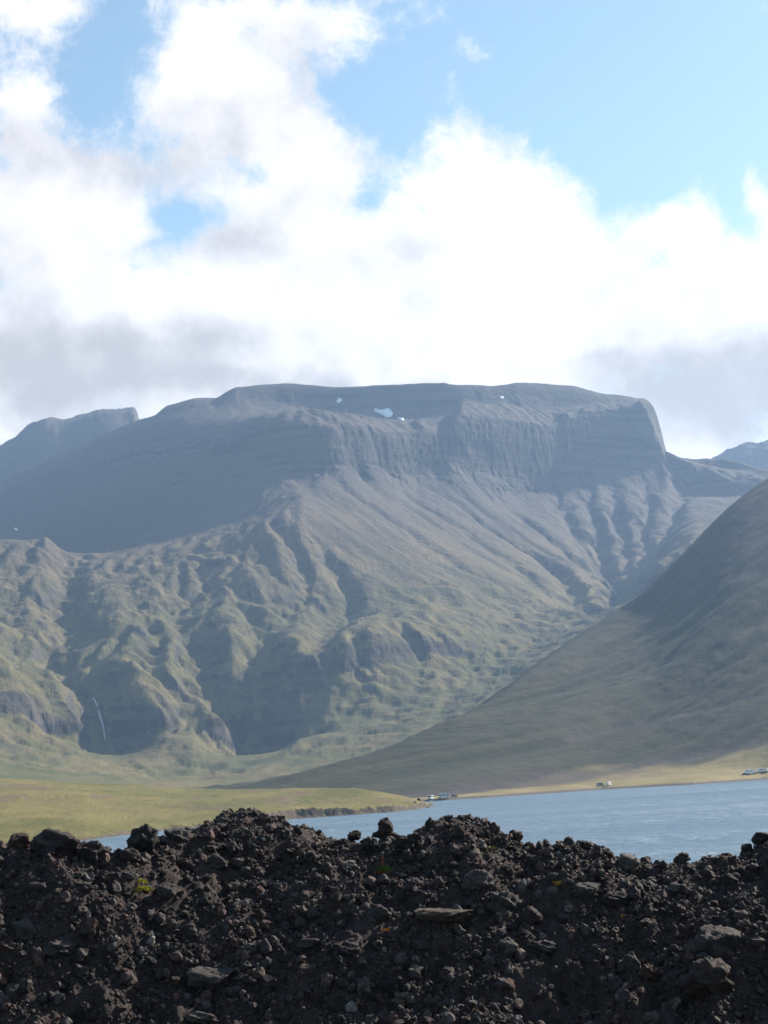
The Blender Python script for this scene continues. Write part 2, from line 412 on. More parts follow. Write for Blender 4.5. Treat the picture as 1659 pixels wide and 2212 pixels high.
# ------------------------------------------------------------------ mountain
SKYLINE = [(-200, 1120), (0, 1041), (150, 975), (250, 930), (302, 911), (335, 904), (345, 893), (360, 880), (400, 870), (420, 865), (470, 863), (485, 852), (510, 838), (560, 832),
           (620, 828), (680, 832), (740, 836), (800, 832), (870, 829), (950, 826), (963, 825), (966, 829), (1060, 833), (1100, 830), (1112, 825), (1200, 830), (1240, 833), (1300, 850),
           (1330, 853), (1362, 858), (1380, 863), (1386, 858), (1399, 863), (1410, 872), (1419, 893), (1427, 922), (1434, 952), (1440, 986), (1470, 989), (1500, 992), (1530, 990), (1545, 994), (1560, 988), (1600, 998), (1659, 1015), (1860, 1060)]
def mountain_lines():
    sk_d = [(-200, 4250), (0, 4200), (302, 4050), (650, 3900), (1000, 3950), (1380, 4250), (1437, 4300), (1659, 4150), (1860, 4000)]
    sky_ = line(SKYLINE, sk_d)
    L = [const(1300, 2.0)]
    L.append(line([(-200, 1690), (0, 1700), (300, 1714), (700, 1718), (1200, 1680), (1500, 1600), (1860, 1500)], [(-200, 1550), (1860, 1600)]))
    L.append(line([(-200, 1620), (0, 1642), (200, 1664), (380, 1680), (440, 1678), (600, 1652), (800, 1600), (1000, 1530), (1200, 1430), (1350, 1335), (1500, 1260), (1659, 1190), (1860, 1150)],
                  [(-200, 1900), (600, 1950), (1000, 2150), (1350, 2500), (1860, 2900)]))
    fd = [(-200, 2150), (0, 2150), (210, 2240), (300, 2230), (420, 2190), (555, 2290), (700, 2340), (800, 2380), (1000, 2520), (1200, 2720), (1400, 3000), (1659, 3300), (1860, 3400)]
    foot = line([(-200, 1530), (0, 1557), (60, 1578), (130, 1600), (210, 1612), (300, 1605), (360, 1580), (420, 1565), (500, 1575), (555, 1582), (600, 1550), (640, 1505), (720, 1485), (800, 1450), (900, 1430),
                 (1000, 1420), (1100, 1400), (1200, 1370), (1300, 1320), (1400, 1250), (1500, 1180), (1659, 1150), (1860, 1130)], fd)
    L.append(foot)
    L.append(line([(-200, 1450), (0, 1478), (100, 1490), (160, 1510), (210, 1530), (300, 1500), (360, 1500), (400, 1530), (480, 1500), (555, 1535), (600, 1440), (650, 1405), (720, 1390), (800, 1375), (900, 1370),
                 (1000, 1365), (1100, 1365), (1200, 1340), (1300, 1298), (1400, 1225), (1500, 1160), (1659, 1130), (1860, 1115)], [(a, d + 48) for a, d in fd]))
    L.append(line([(-200, 1310), (0, 1320), (150, 1330), (300, 1310), (450, 1330), (600, 1325), (700, 1335), (800, 1310), (1000, 1285), (1100, 1300), (1200, 1290), (1300, 1255), (1400, 1190), (1500, 1140), (1659, 1115), (1860, 1105)],
                  [(-200, 2640), (300, 2620), (600, 2600), (800, 2700), (1000, 2780), (1200, 2960), (1400, 3250), (1659, 3500), (1860, 3550)]))
    bd = [(-200, 3100), (0, 3050), (300, 3000), (500, 2980), (650, 3000), (900, 3120), (1100, 3320), (1300, 3550), (1500, 3750), (1860, 3700)]
    L.append(line([(-200, 1172), (0, 1170), (100, 1170), (130, 1196), (210, 1198), (300, 1184), (420, 1160), (500, 1145), (600, 1112), (650, 1105), (750, 1130), (900, 1160), (1000, 1170), (1100, 1180), (1200, 1190), (1300, 1185), (1400, 1135), (1500, 1110), (1659, 1100), (1860, 1100)], bd))
    L.append(line([(-200, 1171), (0, 1169), (100, 1169), (130, 1195), (210, 1197), (300, 1183), (420, 1159), (500, 1140), (600, 1085), (650, 1070), (750, 1085), (900, 1110), (1000, 1115), (1100, 1125), (1200, 1120), (1300, 1100), (1400, 1080), (1500, 1085), (1659, 1085), (1860, 1085)],
                  [(-200, 3480), (0, 3430), (300, 3250), (500, 3120), (650, 3110), (900, 3280), (1100, 3540), (1300, 3800), (1500, 3900), (1860, 3850)]))
    gd = [(-200, 4000), (0, 3930), (300, 3640), (500, 3420), (620, 3300), (670, 3290), (760, 3400), (850, 3520), (1000, 3660), (1130, 3800), (1300, 4020), (1437, 4150), (1500, 4050), (1659, 3980), (1860, 3900)]
    L.append(line([(-200, 1150), (0, 1085), (200, 1060), (400, 1020), (550, 1010), (650, 1035), (700, 1010), (760, 1000), (850, 1003), (900, 1035), (970, 1008), (1050, 1018), (1130, 1060), (1200, 1050), (1280, 1012), (1350, 1005), (1437, 1008), (1500, 1060), (1659, 1070), (1860, 1078)], gd))
    L.append(line([(-200, 1125), (0, 1050), (200, 985), (400, 930), (500, 920), (650, 897), (750, 905), (830, 925), (900, 932), (960, 930), (1000, 900), (1100, 905), (1190, 917), (1300, 890), (1385, 875), (1412, 915), (1437, 990), (1500, 1010), (1659, 1040), (1860, 1068)],
                  [(a, d + (30 if a > 500 else 140)) for a, d in gd]))
    L.append(line([(-200, 1123), (0, 1046), (200, 962), (302, 921), (400, 900), (500, 888), (650, 884), (750, 893), (850, 903), (950, 899), (1000, 872), (1100, 878), (1200, 900), (1300, 876), (1385, 868), (1412, 908), (1437, 987), (1500, 1001), (1659, 1025), (1860, 1064)],
                  [(-200, 4210), (0, 4140), (302, 3860), (500, 3700), (650, 3840), (1000, 3895), (1130, 3940), (1380, 4190), (1437, 4250), (1500, 4220), (1659, 4100), (1860, 3960)]))
    a, d, z = sky_
    d2 = np.maximum(d, np.interp(a, L[-1][0], L[-1][1]) + 25)
    pxs, _ = project(np.sin(a) * d, np.cos(a) * d, z)
    z2 = EYE + (z - EYE) * d2 / d
    L.append((a, d2, z2))
    # ground behind the rim, and the second summit farther back on the left
    L.append((a, d2 + 220, z2 - 18))
    back = line([(-200, 1060), (-60, 1000), (0, 968), (20, 955), (60, 922), (100, 912), (140, 913), (180, 902), (230, 890), (270, 888), (292, 888), (299, 905), (306, 945), (340, 980), (500, 990), (900, 960), (1300, 960), (1437, 1060), (1860, 1100)], [(-200, 4900), (1860, 4900)])
    L.append(back)
    L.append(off(back, 250, -40))
    L.append(const(5700, 100))
    return L
GULLIES = [  # traced stream beds: image polyline, depth m, half width m
    ([(165, 1205), (155, 1240), (150, 1270), (130, 1310), (152, 1345), (110, 1385), (140, 1410), (172, 1450), (198, 1500), (214, 1550), (224, 1605)], 38, 38),
    ([(380, 1290), (400, 1330), (430, 1375), (455, 1430), (490, 1480), (530, 1530), (556, 1570), (562, 1600)], 48, 46),
    ([(505, 1240), (520, 1290), (560, 1330), (575, 1380), (600, 1420), (570, 1480), (558, 1540)], 24, 34),
    ([(690, 1170), (720, 1220), (745, 1260), (760, 1300), (720, 1340), (680, 1390)], 22, 26),
    ([(600, 1130), (640, 1180), (660, 1230), (640, 1290), (610, 1340)], 20, 26),
    ([(250, 1240), (300, 1290), (335, 1340), (330, 1400), (365, 1450), (395, 1500), (400, 1550)], 26, 30),
    ([(430, 1200), (440, 1250), (400, 1290)], 20, 26),
    ([(40, 1260), (30, 1330), (60, 1400), (90, 1470), (120, 1540)], 22, 28),
    ([(720, 1030), (790, 1085), (870, 1140), (960, 1200), (1060, 1250), (1140, 1290), (1200, 1330)], 9, 18),
    ([(860, 1050), (930, 1100), (1010, 1150), (1090, 1205), (1160, 1255), (1240, 1305)], 10, 18),
    ([(940, 1055), (1010, 1100), (1080, 1150), (1150, 1185), (1200, 1222), (1235, 1255), (1248, 1290), (1290, 1315)], 26, 26),
    ([(1080, 1080), (1150, 1130), (1210, 1180), (1270, 1220), (1310, 1260), (1340, 1290)], 16, 22),
    ([(1200, 1060), (1220, 1110), (1250, 1150), (1300, 1200), (1330, 1240), (1350, 1275)], 24, 26),
    ([(1265, 1030), (1275, 1080), (1290, 1130), (1300, 1170), (1320, 1210), (1345, 1260)], 30, 28),
    ([(1320, 1030), (1330, 1090), (1345, 1140), (1350, 1190), (1365, 1240)], 26, 24),
    ([(1400, 1040), (1400, 1090), (1390, 1140), (1380, 1200), (1372, 1250)], 34, 34),
    ([(1480, 1040), (1460, 1090), (1430, 1140), (1400, 1210)], 26, 30),
    ([(1020, 1380), (1035, 1410), (1030, 1450), (1050, 1480)], 10, 14),
    ([(760, 1360), (790, 1420), (800, 1470)], 14, 18),
    ([(880, 1350), (900, 1410), (920, 1460)], 12, 18),
    ([(870, 1268), (930, 1256), (1000, 1262), (1085, 1282)], 13, 17), ([(760, 1345), (840, 1330), (930, 1338)], 10, 16), ([(375, 1188), (420, 1180), (475, 1188)], 12, 18),
    ([(20, 1285), (80, 1290), (140, 1300)], 12, 18), ([(515, 1255), (540, 1262), (570, 1275)], 12, 20), ([(600, 1300), (650, 1310), (700, 1300)], 9, 18), ([(280, 1330), (310, 1345), (345, 1350)], 12, 18), ([(0, 1400), (50, 1392), (100, 1402)], 10, 18),
    ([(350, 1640), (385, 1650), (420, 1670), (400, 1690)], 6, 10),
    ([(740, 930), (760, 960), (770, 1000)], 24, 18), ([(690, 920), (680, 960), (690, 1000)], 20, 16), ([(800, 935), (815, 970), (830, 1000)], 22, 18),
]
def erode(H, mask, cell, rounds=5, n=36000, steps=56, seed=5):
    """many water droplets carrying sediment downhill"""
    rs = np.random.RandomState(seed)
    ny, nx = H.shape
    h = H / cell
    for r in range(rounds):
        x = rs.rand(n) * (nx - 4) + 1.5; y = rs.rand(n) * (ny - 4) + 1.5
        dx = np.zeros(n); dy = np.zeros(n); sp_ = np.ones(n); wat = np.ones(n); sed = np.zeros(n)
        delta = np.zeros(nx * ny)
        for s in range(steps):
            ix = x.astype(int); iy = y.astype(int); fx = x - ix; fy = y - iy
            k = iy * nx + ix; hf = h.ravel()
            a = hf[k]; b = hf[k + 1]; c = hf[k + nx]; d = hf[k + nx + 1]
            gx = (b - a) * (1 - fy) + (d - c) * fy; gy = (c - a) * (1 - fx) + (d - b) * fx
            h0 = a * (1 - fx) * (1 - fy) + b * fx * (1 - fy) + c * (1 - fx) * fy + d * fx * fy
            dx = dx * 0.25 - gx * 0.75; dy = dy * 0.25 - gy * 0.75
            l = np.hypot(dx, dy) + 1e-9; dx /= l; dy /= l
            xn = np.clip(x + dx, 1.01, nx - 3.01); yn = np.clip(y + dy, 1.01, ny - 3.01)
            jx = xn.astype(int); jy = yn.astype(int); ux = xn - jx; uy = yn - jy; q = jy * nx + jx
            h1 = hf[q] * (1 - ux) * (1 - uy) + hf[q + 1] * ux * (1 - uy) + hf[q + nx] * (1 - ux) * uy + hf[q + nx + 1] * ux * uy
            dh = h1 - h0
            cap = np.maximum(-dh, 0.01) * sp_ * wat * 5.0
            dep = np.where(dh > 0, np.minimum(dh, sed), np.where(sed > cap, (sed - cap) * 0.25, 0))
            ero = np.where((dh <= 0) & (sed <= cap), np.minimum((cap - sed) * 0.25, -dh), 0)
            amt = dep - ero; sed -= amt
            for kk, w in ((k, (1 - fx) * (1 - fy)), (k + 1, fx * (1 - fy)), (k + nx, (1 - fx) * fy), (k + nx + 1, fx * fy)):
                delta += np.bincount(kk, amt * w, minlength=nx * ny)
            sp_ = np.sqrt(np.maximum(sp_ * sp_ - dh * 3.0, 0.05)); sp_ = np.minimum(sp_, 4); wat *= 0.985
            x, y = xn, yn
        dl = delta.reshape(ny, nx)
        h = h + np.clip(0.15 * dl + 0.85 * blur(dl, 2), -0.7, 0.7) * mask
    return h * cell
def build_mountain():
    c = 5.0; x0, x1, y0, y1 = -1520, 1520, 1300, 5600
    xs = np.arange(x0, x1 + 1, c); ys = np.arange(y0, y1 + 1, c)
    X, Y = np.meshgrid(xs, ys)
    A = np.arctan2(X, Y); D = np.hypot(X, Y)
    H = loft(mountain_lines(), A, D)
    H = blur(H, 1)
    zf = bilinear(H, x0, y0, c)
    slope_y, slope_x = np.gradient(blur(H, 6), c)
    steep = np.hypot(slope_x, slope_y)
    # fade everything near the rim so the traced skyline survives
    L = mountain_lines()
    rim = np.interp(A, L[11][0], L[11][1])
    body = sstep(rim - D, 10, 140) * sstep(D, 1600, 2000)
    soft = 0.25 + 0.75 * body
    wx = X + 60 * fbm(X / 240, Y / 240, 3, 21); wy = Y + 60 * fbm(X / 240, Y / 240, 3, 31)
    mid = sstep(steep, 0.12, 0.45)
    LD = np.interp(A, L[5][0], L[5][1]); LG = np.interp(A, L[8][0], L[8][1])      # the even fans under the cliffs
    scree = sstep(X, -230, -60) * sstep(D - LD, -120, 160) * (1 - sstep(D - LG, -40, 40))
    calm = (1 - sstep(X, -330, -120)) * sstep(D - np.interp(A, L[7][0], L[7][1]), -40, 60)     # the even shaded slope on the left
    k = (1 - 0.90 * scree) * (1 - 0.6 * calm)
    H = H + body * k * mid * (13 * fbm(wx / 380, wy / 420, 3, 1, 0.42) + 7 * (ridged(wx / 330, wy / 620, 3, 9, 0.35) - 0.6))
    su = 0.68 * X + 0.73 * Y + 22 * fbm(X / 260, Y / 260, 3, 121); sv = 0.73 * X - 0.68 * Y
    H = H + scree * (4.2 * fbm(su / 95, sv / 800, 4, 131, 0.5) - 4.0 * np.maximum(0, ridged(su / 110, sv / 1300, 2, 141) - 0.75))
    H = H + (1 - body) * 0.9 * fbm(X / 55, Y / 55, 3, 151)
    H = H + sstep(D, 4450, 4700) * (7 * fbm(X / 110, Y / 110, 4, 221) + 4 * ridged(X / 60, Y / 120, 3, 231))
    H = H + sstep(D, 1500, 1800) * (1 - mid) * 3.0 * fbm(X / 90, Y / 90, 4, 61)
    zb = H + 26 * fbm(X / 330, Y / 330, 3, 161)          # broken lava ledges: benches and steps in the slope
    led = body * (1 - scree) * sstep(steep, 0.2, 0.4) * np.clip(0.55 + 0.9 * fbm(X / 130, Y / 130, 3, 171), 0, 1)
    H = H + led * (1 - 0.8 * calm) * (2.6 * np.sin(zb * 2 * math.pi / 66) + 0.8 * np.sin(zb * 2 * math.pi / 27 + 1.0))
    for pts, dep, wid in GULLIES:
        P = np.array([hit(px, py, zf, 1500, 4600, 900)[:2] for px, py in pts])
        lo = P.min(0) - 160; hi = P.max(0) + 160
        i0, i1 = np.searchsorted(xs, [lo[0], hi[0]]); j0, j1 = np.searchsorted(ys, [lo[1], hi[1]])
        sx = X[j0:j1, i0:i1] + 14 * fbm(X[j0:j1, i0:i1] / 60, Y[j0:j1, i0:i1] / 60, 3, 71); sy = Y[j0:j1, i0:i1] + 14 * fbm(X[j0:j1, i0:i1] / 60, Y[j0:j1, i0:i1] / 60, 3, 81)
        best = np.full(sx.shape, 1e9); tt = np.zeros(sx.shape)
        n = len(P) - 1
        for i in range(n):
            a = P[i]; b = P[i + 1]; ab = b - a; L2 = ab.dot(ab) + 1e-6
            t = np.clip(((sx - a[0]) * ab[0] + (sy - a[1]) * ab[1]) / L2, 0, 1)
            dd = np.hypot(sx - a[0] - t * ab[0], sy - a[1] - t * ab[1])
            mk = dd < best; best = np.where(mk, dd, best); tt = np.where(mk, (i + t) / n, tt)
        w = wid * (0.5 + 0.5 * tt)
        H[j0:j1, i0:i1] -= 1.15 * dep * np.sin(np.clip(tt * 1.25 + 0.18, 0, 1) * math.pi * 0.5) * np.exp(-np.abs(best / w) ** 1.5)
    H = erode(H, (0.10 + 0.50 * body) * (1 - 0.75 * scree) * (1 - 0.65 * calm), c)
    gy, gx = np.gradient(H, c); steep = np.hypot(gx, gy)
    cl = sstep(steep, 0.8, 1.3)
    H = H + soft * cl * (1.6 * perlin(H / 16.0 + 2 * fbm(X / 200, Y / 200, 2, 41), X * 0 + 0.5, 91) + 4.0 * fbm(X / 70, Y / 70, 4, 51, 0.55) * body)
    H = H + soft * (0.4 + 0.5 * body * (1 - scree) * (1 - calm) * sstep(steep, 0.25, 0.5)) * fbm(X / 32, Y / 32, 4, 101) * (1 - 0.6 * sstep(D, 4300, 4400))
    zf = bspline(H, x0, y0, c)
    ga = (0.25 + 0.62 * body * (1 - 0.8 * scree)) * (1 - 0.65 * calm) * sstep(steep, 0.12, 0.5)
    ca = cl * body
    fa = bilinear(blur(ga, 1), x0, y0, c); fc = bilinear(blur(ca, 1), x0, y0, c)
    # mesh: azimuth columns, rows spread along each column's profile so that cliffs keep detail
    na, nd = 1000, 410
    a = np.radians(np.linspace(-16.5, 16.8, na))
    df = np.arange(1400, 5500, 6.0)
    AA, DD = np.meshgrid(a, df, indexing='ij')
    ZZ = zf(DD * np.sin(AA), DD * np.cos(AA))
    dz = np.abs(np.diff(ZZ, axis=1)) * 2.6
    w = np.hypot(6.0 * np.where(df[1:] < 4350, 0.55, 0.16), dz * np.where(df[1:] < 4350, 1, 0.2))
    w = blur(w, 25)
    cum = np.concatenate([np.zeros((na, 1)), np.cumsum(w, 1)], 1); cum /= cum[:, -1:]
    q = np.linspace(0, 1, nd)
    R = np.stack([np.interp(q, cum[i], df) for i in range(na)])
    AA = np.repeat(a[:, None], nd, 1)
    X2 = R * np.sin(AA); Y2 = R * np.cos(AA)
    Z2 = zf(X2, Y2)
    wob = fbm(X2 / 23, Y2 / 23, 4, 181, 0.6)
    Z2 = Z2 + fa(X2, Y2) * 2.2 * wob + 0.25 * fbm(X2 / 7, Y2 / 7, 2, 191)
    # cracks and ribs that break up the cliffs, pushed in and out along the line of the face
    push = fc(X2, Y2) * (6.0 * fbm(X2 / 75 + 0.4 * wob, Z2 / 70, 4, 201, 0.6) + 2.2 * fbm(X2 / 10, Z2 / 9, 3, 211))
    Y2 = Y2 - push * 0.9; X2 = X2 - push * 0.15
    grid_mesh('mountain', X2, Y2, Z2, mat_mountain())
    return zf
mountain_z = build_mountain()

def polar_mesh(name, lines, amin, amax, na, dists, mat, detail):
    """terrain piece lofted over its feature lines; dists: (n lines - 1) row counts"""
    a = np.linspace(amin, amax, na)
    rows = []
    ds = [np.interp(a, l[0], l[1]) for l in lines]
    for i in range(1, len(ds)): ds[i] = np.maximum(ds[i], ds[i - 1] + 0.02)
    for i, n in enumerate(dists):
        for t in np.arange(n) / n: rows.append(ds[i] * (1 - t) + ds[i + 1] * t)
    rows.append(ds[-1])
    Dm = np.stack(rows, 1); Am = np.repeat(a[:, None], Dm.shape[1], 1)
    def zfun(x, y):
        A_, D_ = np.arctan2(x, y), np.hypot(x, y)
        return loft(lines, A_, D_) + detail(x, y, A_, D_)
    X = Dm * np.sin(Am); Y = Dm * np.cos(Am)
    o = grid_mesh(name, X, Y, zfun(X, Y), mat)
    return o, zfun

def build_distant():
    ln = [const(5300, 300), line([(1350, 1120), (1440, 1060), (1500, 1030), (1540, 990), (1570, 973), (1600, 962), (1640, 955), (1700, 946), (1860, 950)], [(1350, 5700), (1860, 5700)])]
    ln.append(off(ln[-1], 120, -20)); ln.append(off(ln[1], 500, -300))
    ln.insert(1, line([(1350, 1150), (1500, 1060), (1600, 1010), (1860, 1000)], [(1350, 5500), (1860, 5500)]))
    polar_mesh('distant_mountain', ln, math.radians(6), math.radians(17), 260, [10, 80, 14, 6], bpy.data.materials['mountain_ground'],
               lambda x, y, A, D: 9 * fbm(x / 60, y / 60, 5, 5))
build_distant()

# ------------------------------------------------------------------ hillside on the right of the lake
HILL_SH = shore([(-50, 1790), (300, 1768), (600, 1750), (930, 1731), (1050, 1723.5), (1300, 1706), (1500, 1695), (1659, 1684), (1860, 1671), (2400, 1640), (3200, 1590)])
def build_hill():
    L = [off(HILL_SH, -60, -4.0), HILL_SH, off(HILL_SH, 7, 1.6)]
    sil = [(300, 1713), (440, 1706), (560, 1690), (700, 1656), (830, 1620), (960, 1560), (1080, 1490), (1180, 1420), (1300, 1340), (1380, 1290), (1430, 1240), (1480, 1190), (1550, 1115), (1600, 1070), (1659, 1030), (1760, 965), (1860, 908), (2100, 820), (2400, 760), (3200, 700)]
    sdist = [(300, 1265), (600, 1270), (700, 1280), (830, 1340), (930, 1440), (1100, 1640), (1300, 1990), (1659, 2260), (1860, 2360), (2400, 2450), (3200, 2500)]
    S = line(sil, sdist, 110.0, 26.0)
    C = line([(300, 1735), (600, 1730), (930, 1716), (1050, 1704), (1300, 1680), (1500, 1664), (1659, 1648), (1860, 1625), (2400, 1560), (3200, 1500)], [(300, 1200), (930, 1170), (1300, 1260), (1659, 1240), (1860, 1220)], 110.0, 60.0)
    L.append(C)
    zs = np.interp(S[0], C[0], C[2]); dsn = np.interp(S[0], C[0], C[1])
    M0 = (S[0], dsn + 0.18 * (S[1] - dsn), zs + 0.155 * (S[2] - zs))
    M1 = (S[0], dsn + 0.40 * (S[1] - dsn), zs + 0.385 * (S[2] - zs))
    M2 = (S[0], dsn + 0.72 * (S[1] - dsn), zs + 0.718 * (S[2] - zs))
    L += [M0, M1, M2, S, S, S]
    L[-2] = (S[0], S[1] + 260, S[2] * 1.07); L[-1] = (S[0], S[1] + 750, S[2] * 1.1)
    def det(x, y, A, D):
        up = sstep(D, 1150, 1500)
        u = -0.62 * x + 0.78 * y; v = 0.78 * x + 0.62 * y
        u = u + 18 * fbm(x / 160, y / 160, 2, 15)
        g = 4.0 * fbm(u / 85, v / 700, 4, 25) - 2.5 * np.maximum(0, ridged(u / 60, v / 900, 2, 35) - 0.55) * 2
        low = sstep(D - np.interp(A, HILL_SH[0], HILL_SH[1]), 2, 40)
        far = 1 - 0.75 * sstep(D, 1800, 1900)
        return (up * g * far + low * (0.5 * fbm(x / 25, y / 25, 4, 45) + 0.9 * up * (0.35 + 0.65 * far) * fbm(x / 34, y / 34, 5, 55, 0.55)))
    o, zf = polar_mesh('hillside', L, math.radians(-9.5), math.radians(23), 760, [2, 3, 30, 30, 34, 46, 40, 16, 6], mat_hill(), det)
    # a dark stream bed that bends across the foot of the slope: worn in, kept as a mask for the soil colour
    me = o.data; n = len(me.vertices); co = np.empty(n * 3, np.float32); me.vertices.foreach_get('co', co); co = co.reshape(-1, 3)
    px, py = project(*co.T.astype(float))
    tr = np.zeros(n)
    for pts, wd in (([(948, 1716), (1010, 1708), (1100, 1695), (1200, 1683), (1290, 1670)], 22), ([(1200, 1684), (1300, 1668), (1420, 1645), (1540, 1622), (1659, 1598), (1860, 1555)], 9), ([(1230, 1594), (1330, 1572), (1440, 1548), (1560, 1525), (1700, 1490)], 5)):
        P = np.array([hit(a_, b_, zf, 1040, 2000, 900)[:2] for a_, b_ in pts])
        q = np.full(n, 1e9)
        for i in range(len(P) - 1):
            a_, b_ = P[i], P[i + 1]; ab = b_ - a_
            t_ = np.clip(((co[:, 0] - a_[0]) * ab[0] + (co[:, 1] - a_[1]) * ab[1]) / ab.dot(ab), 0, 1)
            q = np.minimum(q, np.hypot(co[:, 0] - a_[0] - t_ * ab[0], co[:, 1] - a_[1] - t_ * ab[1]))
        wob = wd * (1.0 + 0.6 * fbm(co[:, 0] / 40.0, co[:, 1] / 40.0, 3, 66)) * 1.6
        e = np.exp(-(q / np.maximum(wob, 2)) ** 2); tr = np.maximum(tr, e)
    co[:, 2] -= 1.2 * tr; me.vertices.foreach_set('co', co.ravel())
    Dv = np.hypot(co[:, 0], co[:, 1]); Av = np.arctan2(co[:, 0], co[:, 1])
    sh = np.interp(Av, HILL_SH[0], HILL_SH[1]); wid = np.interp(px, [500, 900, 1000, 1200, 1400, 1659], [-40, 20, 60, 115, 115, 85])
    he = sstep(Dv - sh - wid, -25, 60)  # dark growth above the shore grass; on the flat toe it paints in shade
    ah = me.attributes.new('heath_shade', 'FLOAT', 'POINT'); ah.data.foreach_set('value', he.astype(np.float32))
    at = me.attributes.new('track', 'FLOAT', 'POINT'); at.data.foreach_set('value', tr.astype(np.float32))
    return zf
hill_z = build_hill()

# ------------------------------------------------------------------ grassy spit on the left
FIELD_SH = shore([(-300, 1856), (0, 1832), (184, 1816), (292, 1801), (357, 1794), (418, 1789), (520, 1780), (640, 1768.5), (760, 1760.5), (850, 1754), (900, 1748.5), (925, 1743), (936, 1741)])
def build_field():
    L = [off(FIELD_SH, -30, -3.5), FIELD_SH]
    a = FIELD_SH[0]
    px_of = np.array([-300, 0, 184, 292, 357, 418, 520, 640, 760, 850, 900, 925, 936], float)
    bh = np.interp(px_of, [0, 300, 450, 560, 700, 860, 910, 936], [1.6, 1.6, 2.0, 3.4, 3.4, 2.4, 1.8, 0.4])
    bt = np.interp(px_of, [0, 430, 560, 936], [13, 10, 3.6, 3.6])
    L.append((a, FIELD_SH[1] + bt, bh))
    L.append((a, FIELD_SH[1] + bt + 40, bh + np.interp(px_of, [0, 500, 800, 936], [2.5, 1.5, 1.2, 0.2])))
    T = line([(-300, 1676), (0, 1686), (100, 1688), (200, 1692), (300, 1697), (400, 1703), (500, 1705), (600, 1704), (700, 1703), (770, 1704), (830, 1712), (880, 1722), (915, 1731), (936, 1738)],
             [(-300, 1180), (0, 1150), (400, 1120), (700, 1010), (850, 900), (915, 845), (936, 830)])
    dT = np.maximum(T[1], np.interp(T[0], a, FIELD_SH[1]) + 56)
    T = (T[0], dT, EYE + (T[2] - EYE) * dT / T[1])
    L += [T, off(T, 120, -2), off(T, 450, -8), off(T, 600, -30)]
    def det(x, y, A, D):
        inn = sstep(D - np.interp(A, FIELD_SH[0], FIELD_SH[1]), 1, 60)
        top = 1 - 0.8 * sstep(D - np.interp(A, T[0], T[1]), -60, -5)
        edge = np.exp(-((D - np.interp(A, FIELD_SH[0], FIELD_SH[1]) - 5) / 7) ** 2)
        return inn * top * (1.5 * fbm(x / 80, y / 110, 4, 12) + 0.35 * fbm(x / 10, y / 12, 3, 22)) + edge * (0.9 * fbm(x / 5, y / 5, 3, 32) + 1.1 * fbm(x / 28, y / 28, 3, 42))
    o, zf = polar_mesh('grass_field', L, math.radians(-17), float(a[-1]), 620, [3, 12, 14, 70, 16, 8, 4], mat_field(), det)
    return zf
field_z = build_field()

# ------------------------------------------------------------------ rubble bank in the foreground
CREST = [(-300, 1850), (0, 1828), (70, 1826), (110, 1816), (165, 1818), (200, 1846), (260, 1856), (300, 1838), (340, 1824), (400, 1810), (440, 1788), (475, 1768), (530, 1754), (575, 1768), (640, 1792), (700, 1812), (760, 1822), (800, 1834), (850, 1816),
         (885, 1806), (900, 1796), (930, 1780), (960, 1774), (1010, 1775), (1060, 1790), (1100, 1812), (1130, 1824), (1180, 1826), (1250, 1830), (1300, 1842), (1350, 1864), (1420, 1870), (1480, 1874), (1550, 1864), (1600, 1848), (1630, 1830), (1659, 1816), (1760, 1780), (1960, 1770)]
def bank_lines():
    L = [const(0.3, 10.3), const(4.0, 10.25), const(7.5, 10.3)]
    L.append(line([(-400, 2290), (300, 2260), (830, 2235), (1400, 2225), (2000, 2200)], [(-400, 9.3), (2000, 9.3)]))
    L.append(line([(-400, 2080), (0, 2060), (160, 2050), (300, 2075), (480, 2060), (650, 2040), (900, 2050), (1200, 2060), (1500, 2070), (2000, 2060)],
                  [(-400, 9.75), (250, 9.8), (480, 9.95), (650, 9.9), (900, 9.8), (1200, 9.85), (1500, 9.75), (2000, 9.7)]))
    L.append(line([(-400, 1930), (0, 1915), (160, 1900), (300, 1945), (400, 1985), (480, 1975), (560, 1930), (700, 1920), (850, 1915), (1000, 1930), (1150, 1935), (1300, 1945), (1500, 1955), (2000, 1930)],
                  [(-400, 10.15), (160, 10.15), (300, 10.1), (420, 10.15), (500, 10.5), (650, 10.45), (900, 10.3), (1100, 10.25), (1300, 10.3), (1500, 10.2), (2000, 10.1)]))
    L.append(line(CREST, [(-300, 10.7), (160, 10.6), (230, 10.9), (400, 11.3), (530, 11.4), (760, 11.2), (980, 11.2), (1100, 11.1), (1400, 11.0), (2000, 10.9)]))
    c = L[-1]
    L += [off(c, 0.5, -0.12), off(c, 2.5, -1.3), off(c, 9, -4.5), const(45, -1.0), const(90, -5.0)]
    return L
BL = bank_lines()
def bank_detail(x, y, A, D):
    k = sstep(D, 6, 8.5) * (1 - sstep(D, 14, 18)); cr = np.interp(A, BL[6][0], BL[6][1])
    face = 1 - 0.7 * np.exp(-((D - cr) / 0.25) ** 2)
    return k * face * (0.085 * fbm(x / 0.62, y / 0.62, 3, 2) + 0.045 * ridged(x / 0.33, y / 0.33, 3, 7) - 0.03 + 0.030 * fbm(x / 0.16, y / 0.16, 2, 9) + 0.018 * ridged(x / 0.075, y / 0.075, 2, 8) - 0.01)
bank, bank_z = polar_mesh('rubble_bank', BL, math.radians(-26), math.radians(26), 1000, [3, 4, 10, 40, 50, 50, 12, 10, 8, 6, 4], mat_bank(), bank_detail)

